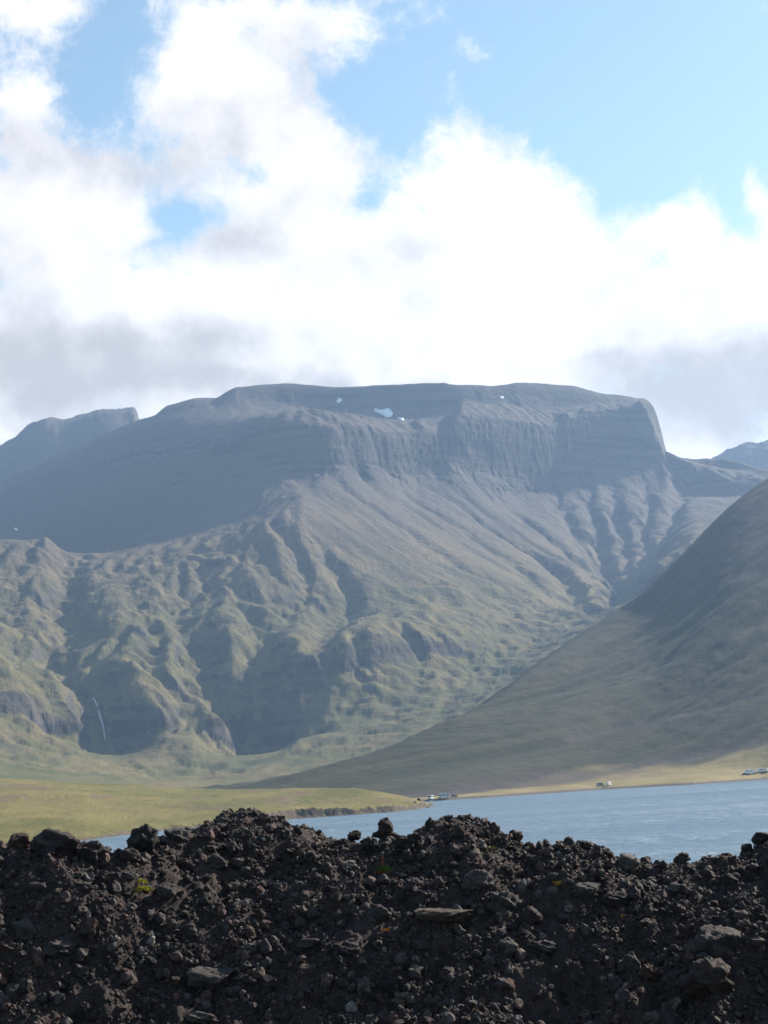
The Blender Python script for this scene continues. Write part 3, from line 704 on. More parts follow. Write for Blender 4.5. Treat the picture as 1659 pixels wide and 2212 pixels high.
# ------------------------------------------------------------------ stones
def rock_mesh(name, sub, seed, cuts=10, rough=0.16, mat=None):
    """a broken lava stone: a ball cut by random planes and roughened; about one unit across"""
    r = np.random.RandomState(seed)
    bm = bmesh.new(); bmesh.ops.create_icosphere(bm, subdivisions=sub, radius=0.5)
    co = np.array([v.co[:] for v in bm.verts])
    f = np.array([[v.index for v in p.verts] for p in bm.faces])
    bm.free()
    nrm = r.normal(size=(cuts, 3)); nrm /= np.linalg.norm(nrm, axis=1)[:, None]
    dd = r.uniform(0.27, 0.46, cuts)
    for n_, d_ in zip(nrm, dd):
        k = co @ n_; over = np.maximum(k - d_, 0)
        co -= over[:, None] * n_ * 0.94
    u = co / np.linalg.norm(co, axis=1)[:, None]
    o = r.uniform(0, 50, 3)
    def n3(p, s): return perlin(p[:, 0] * s + o[0] + 1.7 * p[:, 2] * s, p[:, 1] * s + o[1] - 1.3 * p[:, 2] * s, seed) 
    dsp = rough * (0.55 * n3(co, 2.6) + 0.35 * n3(co[:, [1, 2, 0]], 6.0) + (0.25 * n3(co[:, [2, 0, 1]], 13.0) if sub > 2 else 0))
    co = co + u * dsp[:, None]
    if link_none(mat): return co, f
    return raw_mesh(name, co, f, mat, smooth=sub > 2, link=False)
def link_none(m_): return m_ is None
STONE = mat_stone()
BIG = [rock_mesh('stone', 4, 100 + i, 9 + i % 4, 0.15 if i % 2 else 0.26, STONE) for i in range(12)]
MID = [rock_mesh('stone', 3, 200 + i, 9 + i % 5, 0.24 if i % 2 else 0.34, STONE) for i in range(12)]

def bank_hit(px, py):
    a, s_ = ray(px, py)
    d = np.linspace(8.5, 11.6, 400); x = d * math.sin(a); y = d * math.cos(a)
    z = bank_z(x, y); k = np.nonzero(z >= EYE + s_ * d)[0]
    return (float(x[k[0]]), float(y[k[0]]), float(z[k[0]]), float(d[k[0]])) if len(k) else None
COLS = {'charcoal': (0.030, 0.024, 0.0245), 'dark brown': (0.045, 0.030, 0.028), 'reddish brown': (0.062, 0.033, 0.028), 'grey': (0.057, 0.048, 0.048), 'pale grey': (0.105, 0.094, 0.086), 'whitish': (0.22, 0.205, 0.19), 'tan': (0.080, 0.061, 0.049), 'pinkish': (0.110, 0.080, 0.072)}
# px, py, width, height (photo pixels at 1659 across), colour, mesh, turn, name, short, label
HERO = [
 (40, 1818, 42, 40, 'reddish brown', 3, 0.4, 'stone', 'red crest block', 'rounded reddish brown block on the crest at the far left end'),
 (126, 1823, 98, 60, 'charcoal', 1, 0.2, 'boulder', 'knobbly crest boulder', 'wide knobbly charcoal boulder on the crest in front of the grassy spit'),
 (195, 1842, 54, 50, 'charcoal', 2, 1.2, 'boulder', 'slumped crest boulder', 'dark rounded boulder leaning on the right of the wide knobbly one'),
 (314, 1821, 58, 62, 'charcoal', 4, 2.2, 'boulder', 'upright crest boulder', 'upright dark boulder standing alone on the crest against the narrow strip of lake'),
 (282, 1850, 38, 32, 'dark brown', 5, 0.1, 'stone', 'low crest stone', 'low dark brown stone at the left foot of the upright boulder'),
 (385, 1811, 62, 38, 'grey', 6, 0.7, 'boulder', 'pale topped slab', 'grey slab with a pale sloping top, right of the upright boulder'),
 (466, 1864, 48, 34, 'grey', 7, 1.9, 'boulder', 'grey mound boulder', 'grey boulder on the shaded left flank of the tallest mound'),
 (420, 1873, 36, 28, 'charcoal', 8, 0.9, 'stone', 'shaded flank stone', 'charcoal stone touching the left side of the grey boulder on the mound flank'),
 (56, 2012, 66, 46, 'grey', 9, 0.3, 'boulder', 'grey edge boulder', 'grey rounded boulder near the left edge, halfway down the bank'),
 (130, 2054, 70, 38, 'grey', 10, 1.4, 'boulder', 'long low boulder', 'long low grey boulder with a tan upper edge below the rounded one'),
 (452, 2114, 114, 54, 'grey', 11, 0.05, 'boulder', 'broad dark slab', 'broad flat slab with a bright rim, largest stone in the lower left'),
 (10, 2093, 48, 46, 'dark brown', 0, 0.6, 'stone', 'cut off edge stone', 'dark brown stone cut off by the left edge of the photo, low on the bank'),
 (30, 2144, 36, 40, 'grey', 3, 1.8, 'stone', 'low left stone', 'grey stone in the bottom left corner below the cut off one'),
 (357, 1927, 46, 36, 'grey', 5, 2.6, 'stone', 'tuft side stone', 'grey stone just right of the yellow green moss tuft'),
 (143, 1974, 24, 20, 'tan', 2, 0.0, 'stone', 'small tan stone', 'small tan stone above and right of the grey rounded boulder at the left edge'),
 (282, 1893, 34, 16, 'pale grey', 6, 0.5, 'stone', 'thin pale flake', 'thin pale flake lying just above the yellow green moss tuft'),
 (439, 2200, 62, 26, 'pale grey', 1, 0.9, 'stone', 'bottom pale slab', 'pale grey slab at the bottom edge below the broad flat slab'),
 (328, 2144, 30, 18, 'pinkish', 7, 0.2, 'stone', 'pink lower stone', 'small pinkish stone left of the broad flat slab'),
 (755, 1869, 30, 18, 'whitish', 8, 0.3, 'stone', 'white crest stone', 'small bright white stone on the right flank of the tallest mound'),
 (835, 1786, 34, 36, 'dark brown', 9, 0.8, 'stone', 'block on the crest', 'squarish dark block perched on the crest between the two mounds'),
 (832, 1806, 48, 22, 'charcoal', 10, 0.2, 'stone', 'base under the block', 'flat charcoal stone under the perched dark block'),
 (765, 1804, 28, 20, 'charcoal', 0, 1.7, 'stone', 'round crest stone', 'small round stone on the crest left of the perched block'),
 (884, 1822, 64, 42, 'charcoal', 2, 0.4, 'boulder', 'black boulder', 'black boulder just below the crest, right of the perched block'),
 (801, 1830, 40, 34, 'charcoal', 4, 1.1, 'boulder', 'black hollow stone', 'black stone below and left of the perched block'),
 (1030, 1906, 62, 50, 'grey', 5, 0.6, 'boulder', 'angular grey boulder', 'angular grey boulder right of the red and green plant'),
 (952, 1981, 136, 42, 'tan', 11, 0.0, 'boulder', 'long tan slab', 'long tan topped slab lying across the middle of the bank'),
 (1090, 1957, 72, 56, 'grey', 6, 1.3, 'boulder', 'round shouldered boulder', 'round shouldered grey boulder just right of the long tan slab'),
 (816, 1975, 58, 38, 'grey', 7, 2.4, 'boulder', 'grey wedge', 'grey wedge shaped boulder just left of the long tan slab'),
 (671, 2042, 62, 32, 'grey', 1, 0.5, 'boulder', 'flat topped grey stone', 'flat topped grey boulder below the tallest mound, left of centre'),
 (748, 2050, 60, 28, 'charcoal', 8, 0.1, 'boulder', 'black low slab', 'low black slab right of the flat topped grey boulder'),
 (1098, 2045, 46, 36, 'pale grey', 9, 2.0, 'stone', 'pale rounded stone', 'pale rounded stone below the round shouldered boulder'),
 (891, 1913, 34, 30, 'grey', 10, 0.7, 'stone', 'plant side stone', 'grey stone right of and below the red and green plant'),
 (663, 2094, 40, 26, 'tan', 3, 0.4, 'stone', 'tan stone', 'tan stone beneath the flat topped grey boulder'),
 (707, 2124, 28, 36, 'pinkish', 4, 1.5, 'stone', 'upright pink stone', 'upright pinkish stone in the lower middle of the bank'),
 (785, 2130, 24, 38, 'pale grey', 0, 0.9, 'stone', 'upright pale stone', 'upright pale grey stone right of the upright pinkish one'),
 (758, 2180, 24, 32, 'whitish', 5, 2.2, 'stone', 'white lower stone', 'whitish stone near the bottom edge below the upright pinkish one'),
 (880, 2158, 56, 28, 'pale grey', 6, 0.3, 'stone', 'pale bottom slab', 'pale grey slab near the bottom edge, right of the whitish stone'),
 (846, 2130, 56, 44, 'charcoal', 2, 1.0, 'boulder', 'dark bottom boulder', 'dark boulder directly above the pale slab near the bottom edge'),
 (1353, 1864, 52, 40, 'pale grey', 7, 0.2, 'boulder', 'pale crest boulder', 'pale rounded boulder on the crest in front of the open lake'),
 (1474, 1857, 32, 26, 'grey', 8, 0.6, 'stone', 'lone crest stone', 'lone grey stone on the lowest dip of the crest, against the water'),
 (1313, 1846, 28, 24, 'charcoal', 9, 1.2, 'stone', 'crest knob', 'charcoal knob on the crest just left of the pale rounded boulder'),
 (1262, 1828, 26, 22, 'charcoal', 10, 0.3, 'stone', 'left crest knob', 'small dark knob on the crest right of the second mound'),
 (1265, 1926, 62, 42, 'grey', 11, 0.8, 'boulder', 'grey block', 'grey squarish boulder below the crest, right of the yellow orange plant'),
 (1333, 1943, 50, 34, 'charcoal', 0, 1.9, 'boulder', 'dark neighbour block', 'dark boulder right of the grey squarish one'),
 (1465, 1923, 48, 28, 'pale grey', 1, 0.1, 'stone', 'pale ledge stone', 'flat pale stone beneath the lowest dip of the crest'),
 (1547, 2036, 94, 76, 'grey', 3, 0.9, 'boulder', 'big smooth boulder', 'big smooth grey boulder with a bright slanting edge at the right'),
 (1533, 2124, 98, 82, 'dark brown', 4, 0.4, 'boulder', 'big rough boulder', 'big rough brown boulder just below the smooth one at the right'),
 (1194, 1926, 24, 22, 'pale grey', 5, 1.0, 'stone', 'pale plant stone', 'small pale stone at the foot of the yellow orange plant'),
 (1231, 1963, 22, 15, 'whitish', 6, 0.4, 'stone', 'white chip', 'small white chip below and left of the grey squarish boulder'),
 (1170, 2023, 22, 17, 'whitish', 7, 0.9, 'stone', 'low white chip', 'small white chip right of the pale rounded stone'),
 (1176, 2046, 54, 25, 'grey', 8, 0.2, 'stone', 'grey tongue', 'tongue shaped grey stone directly under the lower white chip'),
 (1367, 2083, 34, 46, 'grey', 9, 1.4, 'boulder', 'upright grey boulder', 'upright grey boulder in the lower right, left of a reddish one'),
 (1403, 2106, 40, 38, 'reddish brown', 10, 0.5, 'boulder', 'reddish boulder', 'reddish boulder left of the two big boulders at the right'),
 (1452, 2120, 50, 46, 'grey', 2, 2.1, 'boulder', 'grey companion', 'grey boulder touching the left side of the big rough brown one'),
 (1605, 1998, 26, 24, 'pinkish', 0, 0.3, 'stone', 'pink stone', 'pinkish stone above and right of the big smooth boulder'),
 (1648, 1811, 40, 28, 'charcoal', 1, 0.8, 'stone', 'right edge crest stone', 'dark stone on top of the rise at the right edge of the photo'),
 (1612, 1832, 24, 20, 'charcoal', 3, 1.6, 'stone', 'rise knob', 'small dark knob on the crest rising to the right edge'),
 (1231, 1880, 14, 17, 'tan', 4, 0.2, 'stone', 'tan crest chip', 'tiny upright tan chip below the second mound, above the grey squarish boulder'),
 (1411, 2198, 36, 24, 'pale grey', 5, 1.2, 'stone', 'bottom right pale stone', 'pale grey stone at the bottom edge below the reddish boulder'),
 (1629, 2154, 32, 15, 'tan', 6, 0.0, 'stone', 'thin tan slab', 'thin tan slab lying right of the big rough brown boulder'),
 (1146, 1980, 50, 40, 'dark brown', 7, 0.7, 'boulder', 'brown shoulder stone', 'dark brown boulder right of the round shouldered grey one'),
]
placed = []          # px, py, short
taken = []
def put_stone(px, py, w, h, colour, mesh, turn, name, label, sink=0.30):
    b = bank_hit(px, py + h * 0.36) or bank_hit(px, py + h * 0.6) or bank_hit(px, py + h)
    if b is None: return None
    x, y, z, d = b
    k = d / FOC
    sw, sh = w * k, h * k
    dep = 0.5 * (sw + sh)
    a, s_ = ray(px, py)
    dc = d + 0.22 * dep
    o = bpy.data.objects.new(name, mesh); col.objects.link(o)
    o.location = (dc * math.sin(a), dc * math.cos(a), EYE + s_ * dc)
    o.rotation_euler = (0, 0.0, -float(a))
    # keep the traced width and height whichever way the mesh is turned about the vertical
    o.scale = (sw * 1.12, dep * 1.12, sh * 1.15)
    jx = np.random.RandomState(int(px * 7 + py))
    o.rotation_euler = (jx.uniform(-0.12, 0.12), jx.uniform(-0.2, 0.2), -float(a) + turn * 0.25)
    c = np.array(COLS[colour]) * jx.uniform(0.85, 1.2)
    o.color = (*c, 1)
    o['label'] = label; o['category'] = 'boulder' if name == 'boulder' else 'stone'
    o['group'] = 'stones lying on the rubble bank'
    taken.append((o.location.x, o.location.y, 0.5 * sw))
    return o
for px, py, w, h, colour, mi, turn, name, short, label in HERO:
    if put_stone(px, py, w, h, colour, BIG[mi], turn, name, label): placed.append((px, py, short))

# the next largest stones, each its own object with a label that says where it lies
rs = np.random.RandomState(77)
names_used = {}
cands = []
while len(cands) < 1500:
    px, py = rs.uniform(-10, 1670), rs.uniform(1790, 2215)
    if bank_hit(px, py + 5) is None: continue
    cands.append((px, py))
def where(px, py):
    q = sorted(placed, key=lambda p: (p[0] - px) ** 2 + (p[1] - py) ** 2)
    p = q[0]; dx, dy = px - p[0], py - p[1]
    v = 'above' if dy < -22 else 'below' if dy > 22 else ''
    hz = 'left of' if dx < -25 else 'right of' if dx > 25 else ''
    rel = (v + ' and ' + hz if v and hz else v or hz or 'touching')
    return rel, p[2], q[1][2], q[2][2]
count = 0; pos = []
for px, py in cands:
    if count >= 236: break
    sz = float(rs.choice([16, 20, 24, 30, 36], p=[0.34, 0.30, 0.20, 0.11, 0.05]))
    if any((px - a) ** 2 + ((py - b) * 1.3) ** 2 < (0.55 * (sz + c_) + 3) ** 2 for a, b, c_ in pos): continue
    if any((px - h_[0]) ** 2 + ((py - h_[1]) * 1.2) ** 2 < (0.5 * (sz + h_[2]) + 2) ** 2 for h_ in HERO): continue
    colour = str(rs.choice(['charcoal', 'dark brown', 'reddish brown', 'grey', 'pale grey', 'tan', 'pinkish'], p=[0.34, 0.29, 0.10, 0.19, 0.03, 0.03, 0.02]))
    rel, n1, n2, n3 = where(px, py)
    size = 'tiny' if sz < 18 else 'small' if sz < 22 else 'middling' if sz < 28 else 'sizeable'
    shape = str(rs.choice(['angular', 'rounded']))
    opts = [f'{size} {colour} {shape} stone {rel} the {n1}', f'{size} {colour} {shape} stone {rel} the {n1}, towards the {n2}', f'{size} {colour} {shape} stone {rel} the {n1}, towards the {n3}']
    lab = next((o_ for o_ in opts if o_ not in names_used and len(o_.split()) <= 16), None)
    if lab is None: continue
    names_used[lab] = 1
    asp = rs.uniform(0.62, 0.95)
    ms = MID[int(rs.randint(6)) * 2 + (1 if shape == 'angular' else 0)]
    if put_stone(px, py, sz, sz * asp, colour, ms, rs.uniform(0, 3), 'stone', lab) is None: continue
    pos.append((px, py, sz)); count += 1

# loose gravel and fist-sized rubble between them: nobody could count it
def build_gravel(n_med=7600, n_small=42000):
    r = np.random.RandomState(5)
    temps1 = [rock_mesh('g', 2, 300 + i, 9, 0.34) for i in range(8)]
    temps0 = [rock_mesh('g', 1, 400 + i, 6, 0.3) for i in range(8)]
    V, F, T = [], [], []; base = 0
    pal = np.array([COLS[c] for c in ('charcoal', 'dark brown', 'reddish brown', 'grey', 'pale grey', 'tan', 'whitish')])
    for temps, n, lo, hi in ((temps1, n_med, 0.020, 0.085), (temps0, n_small, 0.008, 0.028)):
        m_ = n * 3
        A = np.radians(np.where(r.rand(m_) < 0.84, r.uniform(-14.8, 15.0, m_), np.where(r.rand(m_) < 0.5, r.uniform(-22, -14.8, m_), r.uniform(15.0, 22, m_)))); D = np.sqrt(r.uniform(9.0 ** 2, 11.75 ** 2, m_))
        x = D * np.sin(A); y = D * np.cos(A)
        # patches of coarse and fine
        w = 0.75 + 0.9 * fbm(x / 0.5, y / 0.5, 3, 88)
        ok = np.nonzero(r.rand(m_) < np.clip(w, 0.08, 1))[0][:n]
        x, y = x[ok], y[ok]; k = len(ok)
        z = bank_z(x, y)
        s = lo * (hi / lo) ** (r.rand(k) ** (2.4 if hi > 0.05 else 1.3))
        ci = r.choice(7, k, p=[0.42, 0.34, 0.11, 0.10, 0.014, 0.012, 0.004])
        tint = pal[ci] * r.uniform(0.6, 1.25, (k, 1))
        e = 0.01; gx = (bank_z(x + e, y) - bank_z(x - e, y)) / (2 * e); gy = (bank_z(x, y + e) - bank_z(x, y - e)) / (2 * e)
        nn = np.stack([-gx, -gy, np.ones(k)], 1); nn /= np.linalg.norm(nn, axis=1)[:, None]
        q = r.normal(size=(k, 4)); q /= np.linalg.norm(q, axis=1)[:, None]
        a, b, c, d = q.T
        M = np.stack([np.stack([1 - 2 * (c * c + d * d), 2 * (b * c - a * d), 2 * (b * d + a * c)], 1), np.stack([2 * (b * c + a * d), 1 - 2 * (b * b + d * d), 2 * (c * d - a * b)], 1),
                      np.stack([2 * (b * d - a * c), 2 * (c * d + a * b), 1 - 2 * (b * b + c * c)], 1)], 1)
        sc = s[:, None] * r.uniform(0.7, 1.25, (k, 3))
        ctr = np.stack([x, y, z], 1) + nn * (s * r.uniform(0.05, 0.34, k))[:, None]
        ti = r.randint(0, len(temps), k)
        for t in range(len(temps)):
            sel = np.nonzero(ti == t)[0]
            tv, tf = temps[t]
            vv = np.einsum('nij,nvj->nvi', M[sel], tv[None] * sc[sel][:, None, :]) + ctr[sel][:, None, :]
            V.append(vv.reshape(-1, 3)); nv = len(tv)
            F.append((tf[None] + (np.arange(len(sel)) * nv)[:, None, None] + base).reshape(-1, 3)); base += nv * len(sel)
            T.append(np.repeat(tint[sel], nv, axis=0))
    o = raw_mesh('gravel', np.concatenate(V), np.concatenate(F), mat_gravel(), 'stuff', smooth=False)
    T = np.concatenate(T); at = o.data.attributes.new('tint', 'FLOAT_COLOR', 'POINT')
    at.data.foreach_set('color', np.concatenate([T, np.ones((len(T), 1))], 1).astype(np.float32).ravel())
    o['label'] = 'loose dark lava gravel covering the bank'
build_gravel()

# ------------------------------------------------------------------ plants on the bank
def leaf_mat(name, c1, c2):
    mt, t, b = new_mat(name)
    n = t.noise(t.new('ShaderNodeTexCoord').outputs['Object'], 30, 3)
    t.put(b.inputs['Base Color'], t.mix(t.step(n, 0.35, 0.65), c1, c2)); b.inputs['Roughness'].default_value = 0.6
    b.inputs['Subsurface Weight'].default_value = 0.0
    return mt
LEAF_Y = leaf_mat('yellow_leaf', (0.24, 0.24, 0.025), (0.42, 0.38, 0.05))
LEAF_G = leaf_mat('green_leaf', (0.06, 0.12, 0.02), (0.16, 0.24, 0.04))
LEAF_R = leaf_mat('red_leaf', (0.22, 0.06, 0.03), (0.36, 0.13, 0.06))
LEAF_O = leaf_mat('orange_leaf', (0.30, 0.12, 0.03), (0.42, 0.22, 0.045))
def leaf_cluster(n, rad, hgt, llen, lw, seed, up=0.5):
    r = np.random.RandomState(seed); V = []; F = []
    for i in range(n):
        a = r.uniform(0, 2 * math.pi); q = rad * math.sqrt(r.rand())
        p = np.array([q * math.cos(a), q * math.sin(a), hgt * (1 - (q / rad) ** 2) * r.uniform(0.4, 1)])
        dr = np.array([math.cos(a), math.sin(a), up + r.uniform(-0.3, 0.6)]); dr /= np.linalg.norm(dr)
        sd_ = np.cross(dr, [0, 0, 1.0]); sd_ /= np.linalg.norm(sd_) + 1e-9; nm = np.cross(sd_, dr)
        l = llen * r.uniform(0.7, 1.2); w = lw * r.uniform(0.8, 1.2); b = len(V)
        V += [p, p + dr * l * 0.5 + sd_ * w + nm * w * 0.3, p + dr * l - nm * l * 0.15, p + dr * l * 0.5 - sd_ * w + nm * w * 0.3, p + dr * l * 0.5 - nm * w * 0.35]
        F += [[b, b + 1, b + 4], [b + 1, b + 2, b + 4], [b + 2, b + 3, b + 4], [b + 3, b, b + 4]]
    return np.array(V), np.array(F)
def stem_geo(h, r0, lean, seed):
    V = []; F = []; n = 5
    for j in range(4):
        t = j / 3
        for k in range(n):
            a = 2 * math.pi * k / n; rr = r0 * (1 - 0.5 * t)
            V.append([rr * math.cos(a) + lean * t * t, rr * math.sin(a), h * t])
    for j in range(3):
        for k in range(n): F += [[j * n + k, j * n + (k + 1) % n, (j + 1) * n + (k + 1) % n], [j * n + k, (j + 1) * n + (k + 1) % n, (j + 1) * n + k]]
    return np.array(V), np.array(F)
def plant(name, px, py, label, cat, parts):
    b = bank_hit(px, py)
    o = bpy.data.objects.new(name, None); col.objects.link(o); o.empty_display_size = 0.03
    o.location = (b[0], b[1], b[2] + 0.012); o['label'] = label; o['category'] = cat
    for nm, (v, f), mt, offs in parts:
        c = raw_mesh(nm, v + np.array(offs), f, mt, smooth=False, parent=o)
    return o
plant('moss_tuft', 305, 1932, 'bright yellow green moss tuft on the ridge of the left heap', 'plant',
      [('foliage', leaf_cluster(150, 0.052, 0.035, 0.020, 0.006, 1), LEAF_Y, (0.012, 0, 0)), ('upper_foliage', leaf_cluster(70, 0.026, 0.03, 0.018, 0.006, 2), LEAF_Y, (0.0, 0.05, 0.045))])
plant('rosette_plant', 830, 1893, 'green leaved plant with red edges and one red stalk, in the middle of the bank', 'plant',
      [('foliage', leaf_cluster(110, 0.040, 0.040, 0.024, 0.007, 3), LEAF_G, (0.008, 0, 0.01)), ('red_foliage', leaf_cluster(50, 0.06, 0.012, 0.022, 0.006, 4), LEAF_R, (0, -0.01, 0.0)),
       ('stalk', stem_geo(0.11, 0.006, 0.004, 1), LEAF_R, (-0.008, 0.01, 0.0)), ('flower_head', leaf_cluster(16, 0.008, 0.02, 0.016, 0.005, 5, 1.0), LEAF_R, (-0.006, 0.01, 0.08))])
plant('seedling', 1203, 1921, 'yellow orange plant with pointed leaves beside a small pale stone', 'plant',
      [('foliage', leaf_cluster(14, 0.010, 0.02, 0.032, 0.005, 6, 1.6), LEAF_O, (0, 0, 0)), ('yellow_foliage', leaf_cluster(10, 0.012, 0.015, 0.028, 0.005, 7, 1.5), LEAF_Y, (0.012, 0, 0))])
plant('seedling', 836, 2020, 'tiny orange red seedling below the long tan slab', 'plant', [('foliage', leaf_cluster(14, 0.012, 0.014, 0.022, 0.007, 8, 0.8), LEAF_O, (0, 0, 0.004)), ('red_foliage', leaf_cluster(8, 0.012, 0.014, 0.02, 0.006, 9, 0.8), LEAF_R, (-0.012, 0, 0.004))])
plant('seedling', 1343, 1992, 'single upright orange leaf in the right half of the bank', 'plant', [('foliage', leaf_cluster(4, 0.004, 0.015, 0.030, 0.005, 10, 3.0), LEAF_O, (0, 0, 0.004))])
plant('seedling', 359, 2062, 'pair of upright orange leaves above the broad flat slab', 'plant', [('foliage', leaf_cluster(4, 0.004, 0.015, 0.028, 0.005, 11, 3.0), LEAF_O, (-0.01, 0, 0.004)), ('second_foliage', leaf_cluster(4, 0.004, 0.015, 0.024, 0.005, 12, 3.0), LEAF_O, (0.018, 0, 0.004))])
plant('moss_tuft', 1060, 1842, 'dull olive moss patch on the second mound, under its crest', 'plant', [('foliage', leaf_cluster(90, 0.045, 0.02, 0.016, 0.006, 13), leaf_mat('olive_leaf', (0.10, 0.09, 0.025), (0.18, 0.16, 0.05)), (0, 0, 0))])

# ------------------------------------------------------------------ snow patches lying on the mountain
SNOW = plain('old_snow', (0.80, 0.83, 0.86), 0.7)
def in_poly(x, y, P):
    r = np.zeros(x.shape, bool); n = len(P)
    for i in range(n):
        (xa, ya), (xb, yb) = P[i], P[(i + 1) % n]
        c = ((ya > y) != (yb > y)) & (x < (xb - xa) * (y - ya) / (yb - ya + 1e-12) + xa); r ^= c
    return r
def snow_patch(P, label):
    P = np.array(P, float); c = P.mean(0)
    # fan of rings from the middle to the outline, laid on the ground, thick in the middle
    n = len(P) * 4; q = np.linspace(0, len(P), n, endpoint=False)
    e = np.concatenate([P, P[:1]]); ex = np.interp(q, np.arange(len(P) + 1), e[:, 0]); ey = np.interp(q, np.arange(len(P) + 1), e[:, 1])
    V = []; rings = [0.0, 0.35, 0.7, 0.9, 1.0]; lift = [v * min(1.0, max(0.35, np.ptp(P[:, 0]) / 30)) for v in (4.5, 4.2, 3.5, 2.4, -1.5)]
    for t, lz in zip(rings, lift):
        for k in range(n if t > 0 else 1):
            x, y, z, d = hit(c[0] + (ex[k] - c[0]) * t, c[1] + (ey[k] - c[1]) * t, mountain_z, 2600, 4450, 1200)
            V.append((x, y - lz * 0.6, z + lz))
    F = [[0, 1 + k, 1 + (k + 1) % n] for k in range(n)]
    for r_ in range(len(rings) - 2):
        a = 1 + r_ * n; b = a + n
        for k in range(n):
            k2 = (k + 1) % n; F += [[a + k, b + k, b + k2], [a + k, b + k2, a + k2]]
    o = raw_mesh('snow_patch', np.array(V), np.array(F), SNOW)
    o['label'] = label; o['category'] = 'snow patch'; o['group'] = 'old snow patches on the mountain'
snow_patch([(806, 886), (818, 889), (832, 886), (842, 885), (848, 890), (850, 896), (845, 901), (834, 901), (822, 895), (812, 891)], 'largest snow patch, wing shaped, high on the dark mountain face')
snow_patch([(727, 868), (731, 861), (737, 862), (740, 866), (734, 871), (728, 872)], 'small round snow patch left of and above the largest one')
snow_patch([(858, 902), (866, 903), (872, 903), (873, 907), (869, 909), (862, 906)], 'small snow patch at the right end of the wing shaped one')
snow_patch([(1079, 858), (1084, 857), (1089, 859), (1088, 862), (1081, 862)], 'tiny snow patch right of centre below the flat summit rim')
snow_patch([(30, 1141), (34, 1141), (39, 1144), (38, 1146), (32, 1145)], 'tiny snow patch low on the shaded slope at the left edge')

# ------------------------------------------------------------------ waterfall in the left canyon
def waterfall(px, label, name, mat):
    V = []; n = 7
    for (x_, y_, w) in px:
        x, y, z, d = hit(x_, y_, mountain_z, 1500, 3200, 1200)
        a = math.atan2(x, y); k = d / FOC
        for j in range(n):
            t = j / (n - 1) * 2 - 1
            d2 = d - 5.0 - 1.2 * (1 - t * t)
            s_ = (z - EYE) / d; aa = a + t * w * 0.38 / FOC
            V.append((d2 * math.sin(aa), d2 * math.cos(aa), EYE + s_ * d2))
    m_ = len(px); F = []
    for i in range(m_ - 1):
        for j in range(n - 1): F.append([i * n + j, i * n + j + 1, (i + 1) * n + j + 1, (i + 1) * n + j])
    o = raw_mesh(name, np.array(V), np.array(F), mat)
    sm = o.modifiers.new('thickness', 'SOLIDIFY'); sm.thickness = 0.8
    o['label'] = label; o['category'] = 'waterfall'; o['group'] = 'falls of the stream in the left canyon'
FOAM = plain('falling_water', (0.36, 0.39, 0.42), 0.5)
waterfall([(213.5, 1537, 2.5), (215, 1544, 4.5), (217.5, 1552, 5), (220, 1560, 4), (221.5, 1566, 2), (223.5, 1576, 1.6), (226, 1588, 2.2), (227, 1600, 2.0)], 'thin white waterfall dropping into the shaded foot of the left canyon', 'waterfall', FOAM)
waterfall([(201, 1508, 1.2), (203.5, 1512, 3), (206.5, 1517, 4), (208.5, 1523, 3), (210, 1528, 1.5)], 'short white cascade just above the main waterfall', 'waterfall', FOAM)

# ------------------------------------------------------------------ parked vehicles on the far shore
PAINT_W = plain('white_paint', (0.70, 0.70, 0.69), 0.35); PAINT_P = plain('pale_grey_paint', (0.42, 0.46, 0.48), 0.4); PAINT_D = plain('dark_paint', (0.03, 0.032, 0.04), 0.35); PAINT_B = plain('grey_blue_paint', (0.20, 0.24, 0.28), 0.35)
GLASS = plain('dark_glass', (0.03, 0.035, 0.045), 0.12, 0.0, 0.8); RUB = plain('tyre_rubber', (0.02, 0.02, 0.02), 0.85); ALU = plain('wheel_metal', (0.4, 0.4, 0.42), 0.4, 0.8); LAMP = plain('lamp_lens', (0.6, 0.6, 0.55), 0.2); RED = plain('tail_lens', (0.35, 0.02, 0.02), 0.3)
def prism(name, prof, w, mat, parent, y0=0.0, bev=0.06):
    """side profile (x, z) pushed across the width w"""
    bm = bmesh.new()
    A_ = [bm.verts.new((x, y0 - w / 2, z)) for x, z in prof]; B_ = [bm.verts.new((x, y0 + w / 2, z)) for x, z in prof]
    n = len(prof); bm.faces.new(A_); bm.faces.new(list(reversed(B_)))
    for i in range(n): bm.faces.new((A_[i], B_[i], B_[(i + 1) % n], A_[(i + 1) % n]))
    bmesh.ops.recalc_face_normals(bm, faces=bm.faces)
    if bev: bmesh.ops.bevel(bm, geom=list(bm.edges), offset=bev, segments=2, affect='EDGES', profile=0.6)
    me = bpy.data.meshes.new(name); bm.to_mesh(me); bm.free(); me.materials.append(mat)
    o = bpy.data.objects.new(name, me); col.objects.link(o); o.parent = parent; return o
def box(name, x0, x1, y0, y1, z0, z1, mat, parent, bev=0.0): return prism(name, [(x0, z0), (x1, z0), (x1, z1), (x0, z1)], y1 - y0, mat, parent, (y0 + y1) / 2, bev)
def disc(name, x, y, z, r, w, mat, parent):
    bm = bmesh.new(); bmesh.ops.create_cone(bm, cap_ends=True, segments=18, radius1=r, radius2=r, depth=w, matrix=Matrix.Translation((x, y, z)) @ Matrix.Rotation(math.pi / 2, 4, 'X'))
    me = bpy.data.meshes.new(name); bm.to_mesh(me); bm.free(); me.materials.append(mat)
    o = bpy.data.objects.new(name, me); col.objects.link(o); o.parent = parent; return o
def wheels(root, xs, hw, r):
    for x in xs:
        for s_ in (-1, 1):
            t = disc('wheel', x, s_ * (hw - 0.1), r, r, 0.24, RUB, root)
            disc('rim', x, s_ * (hw + 0.025), r, r * 0.6, 0.02, ALU, t)
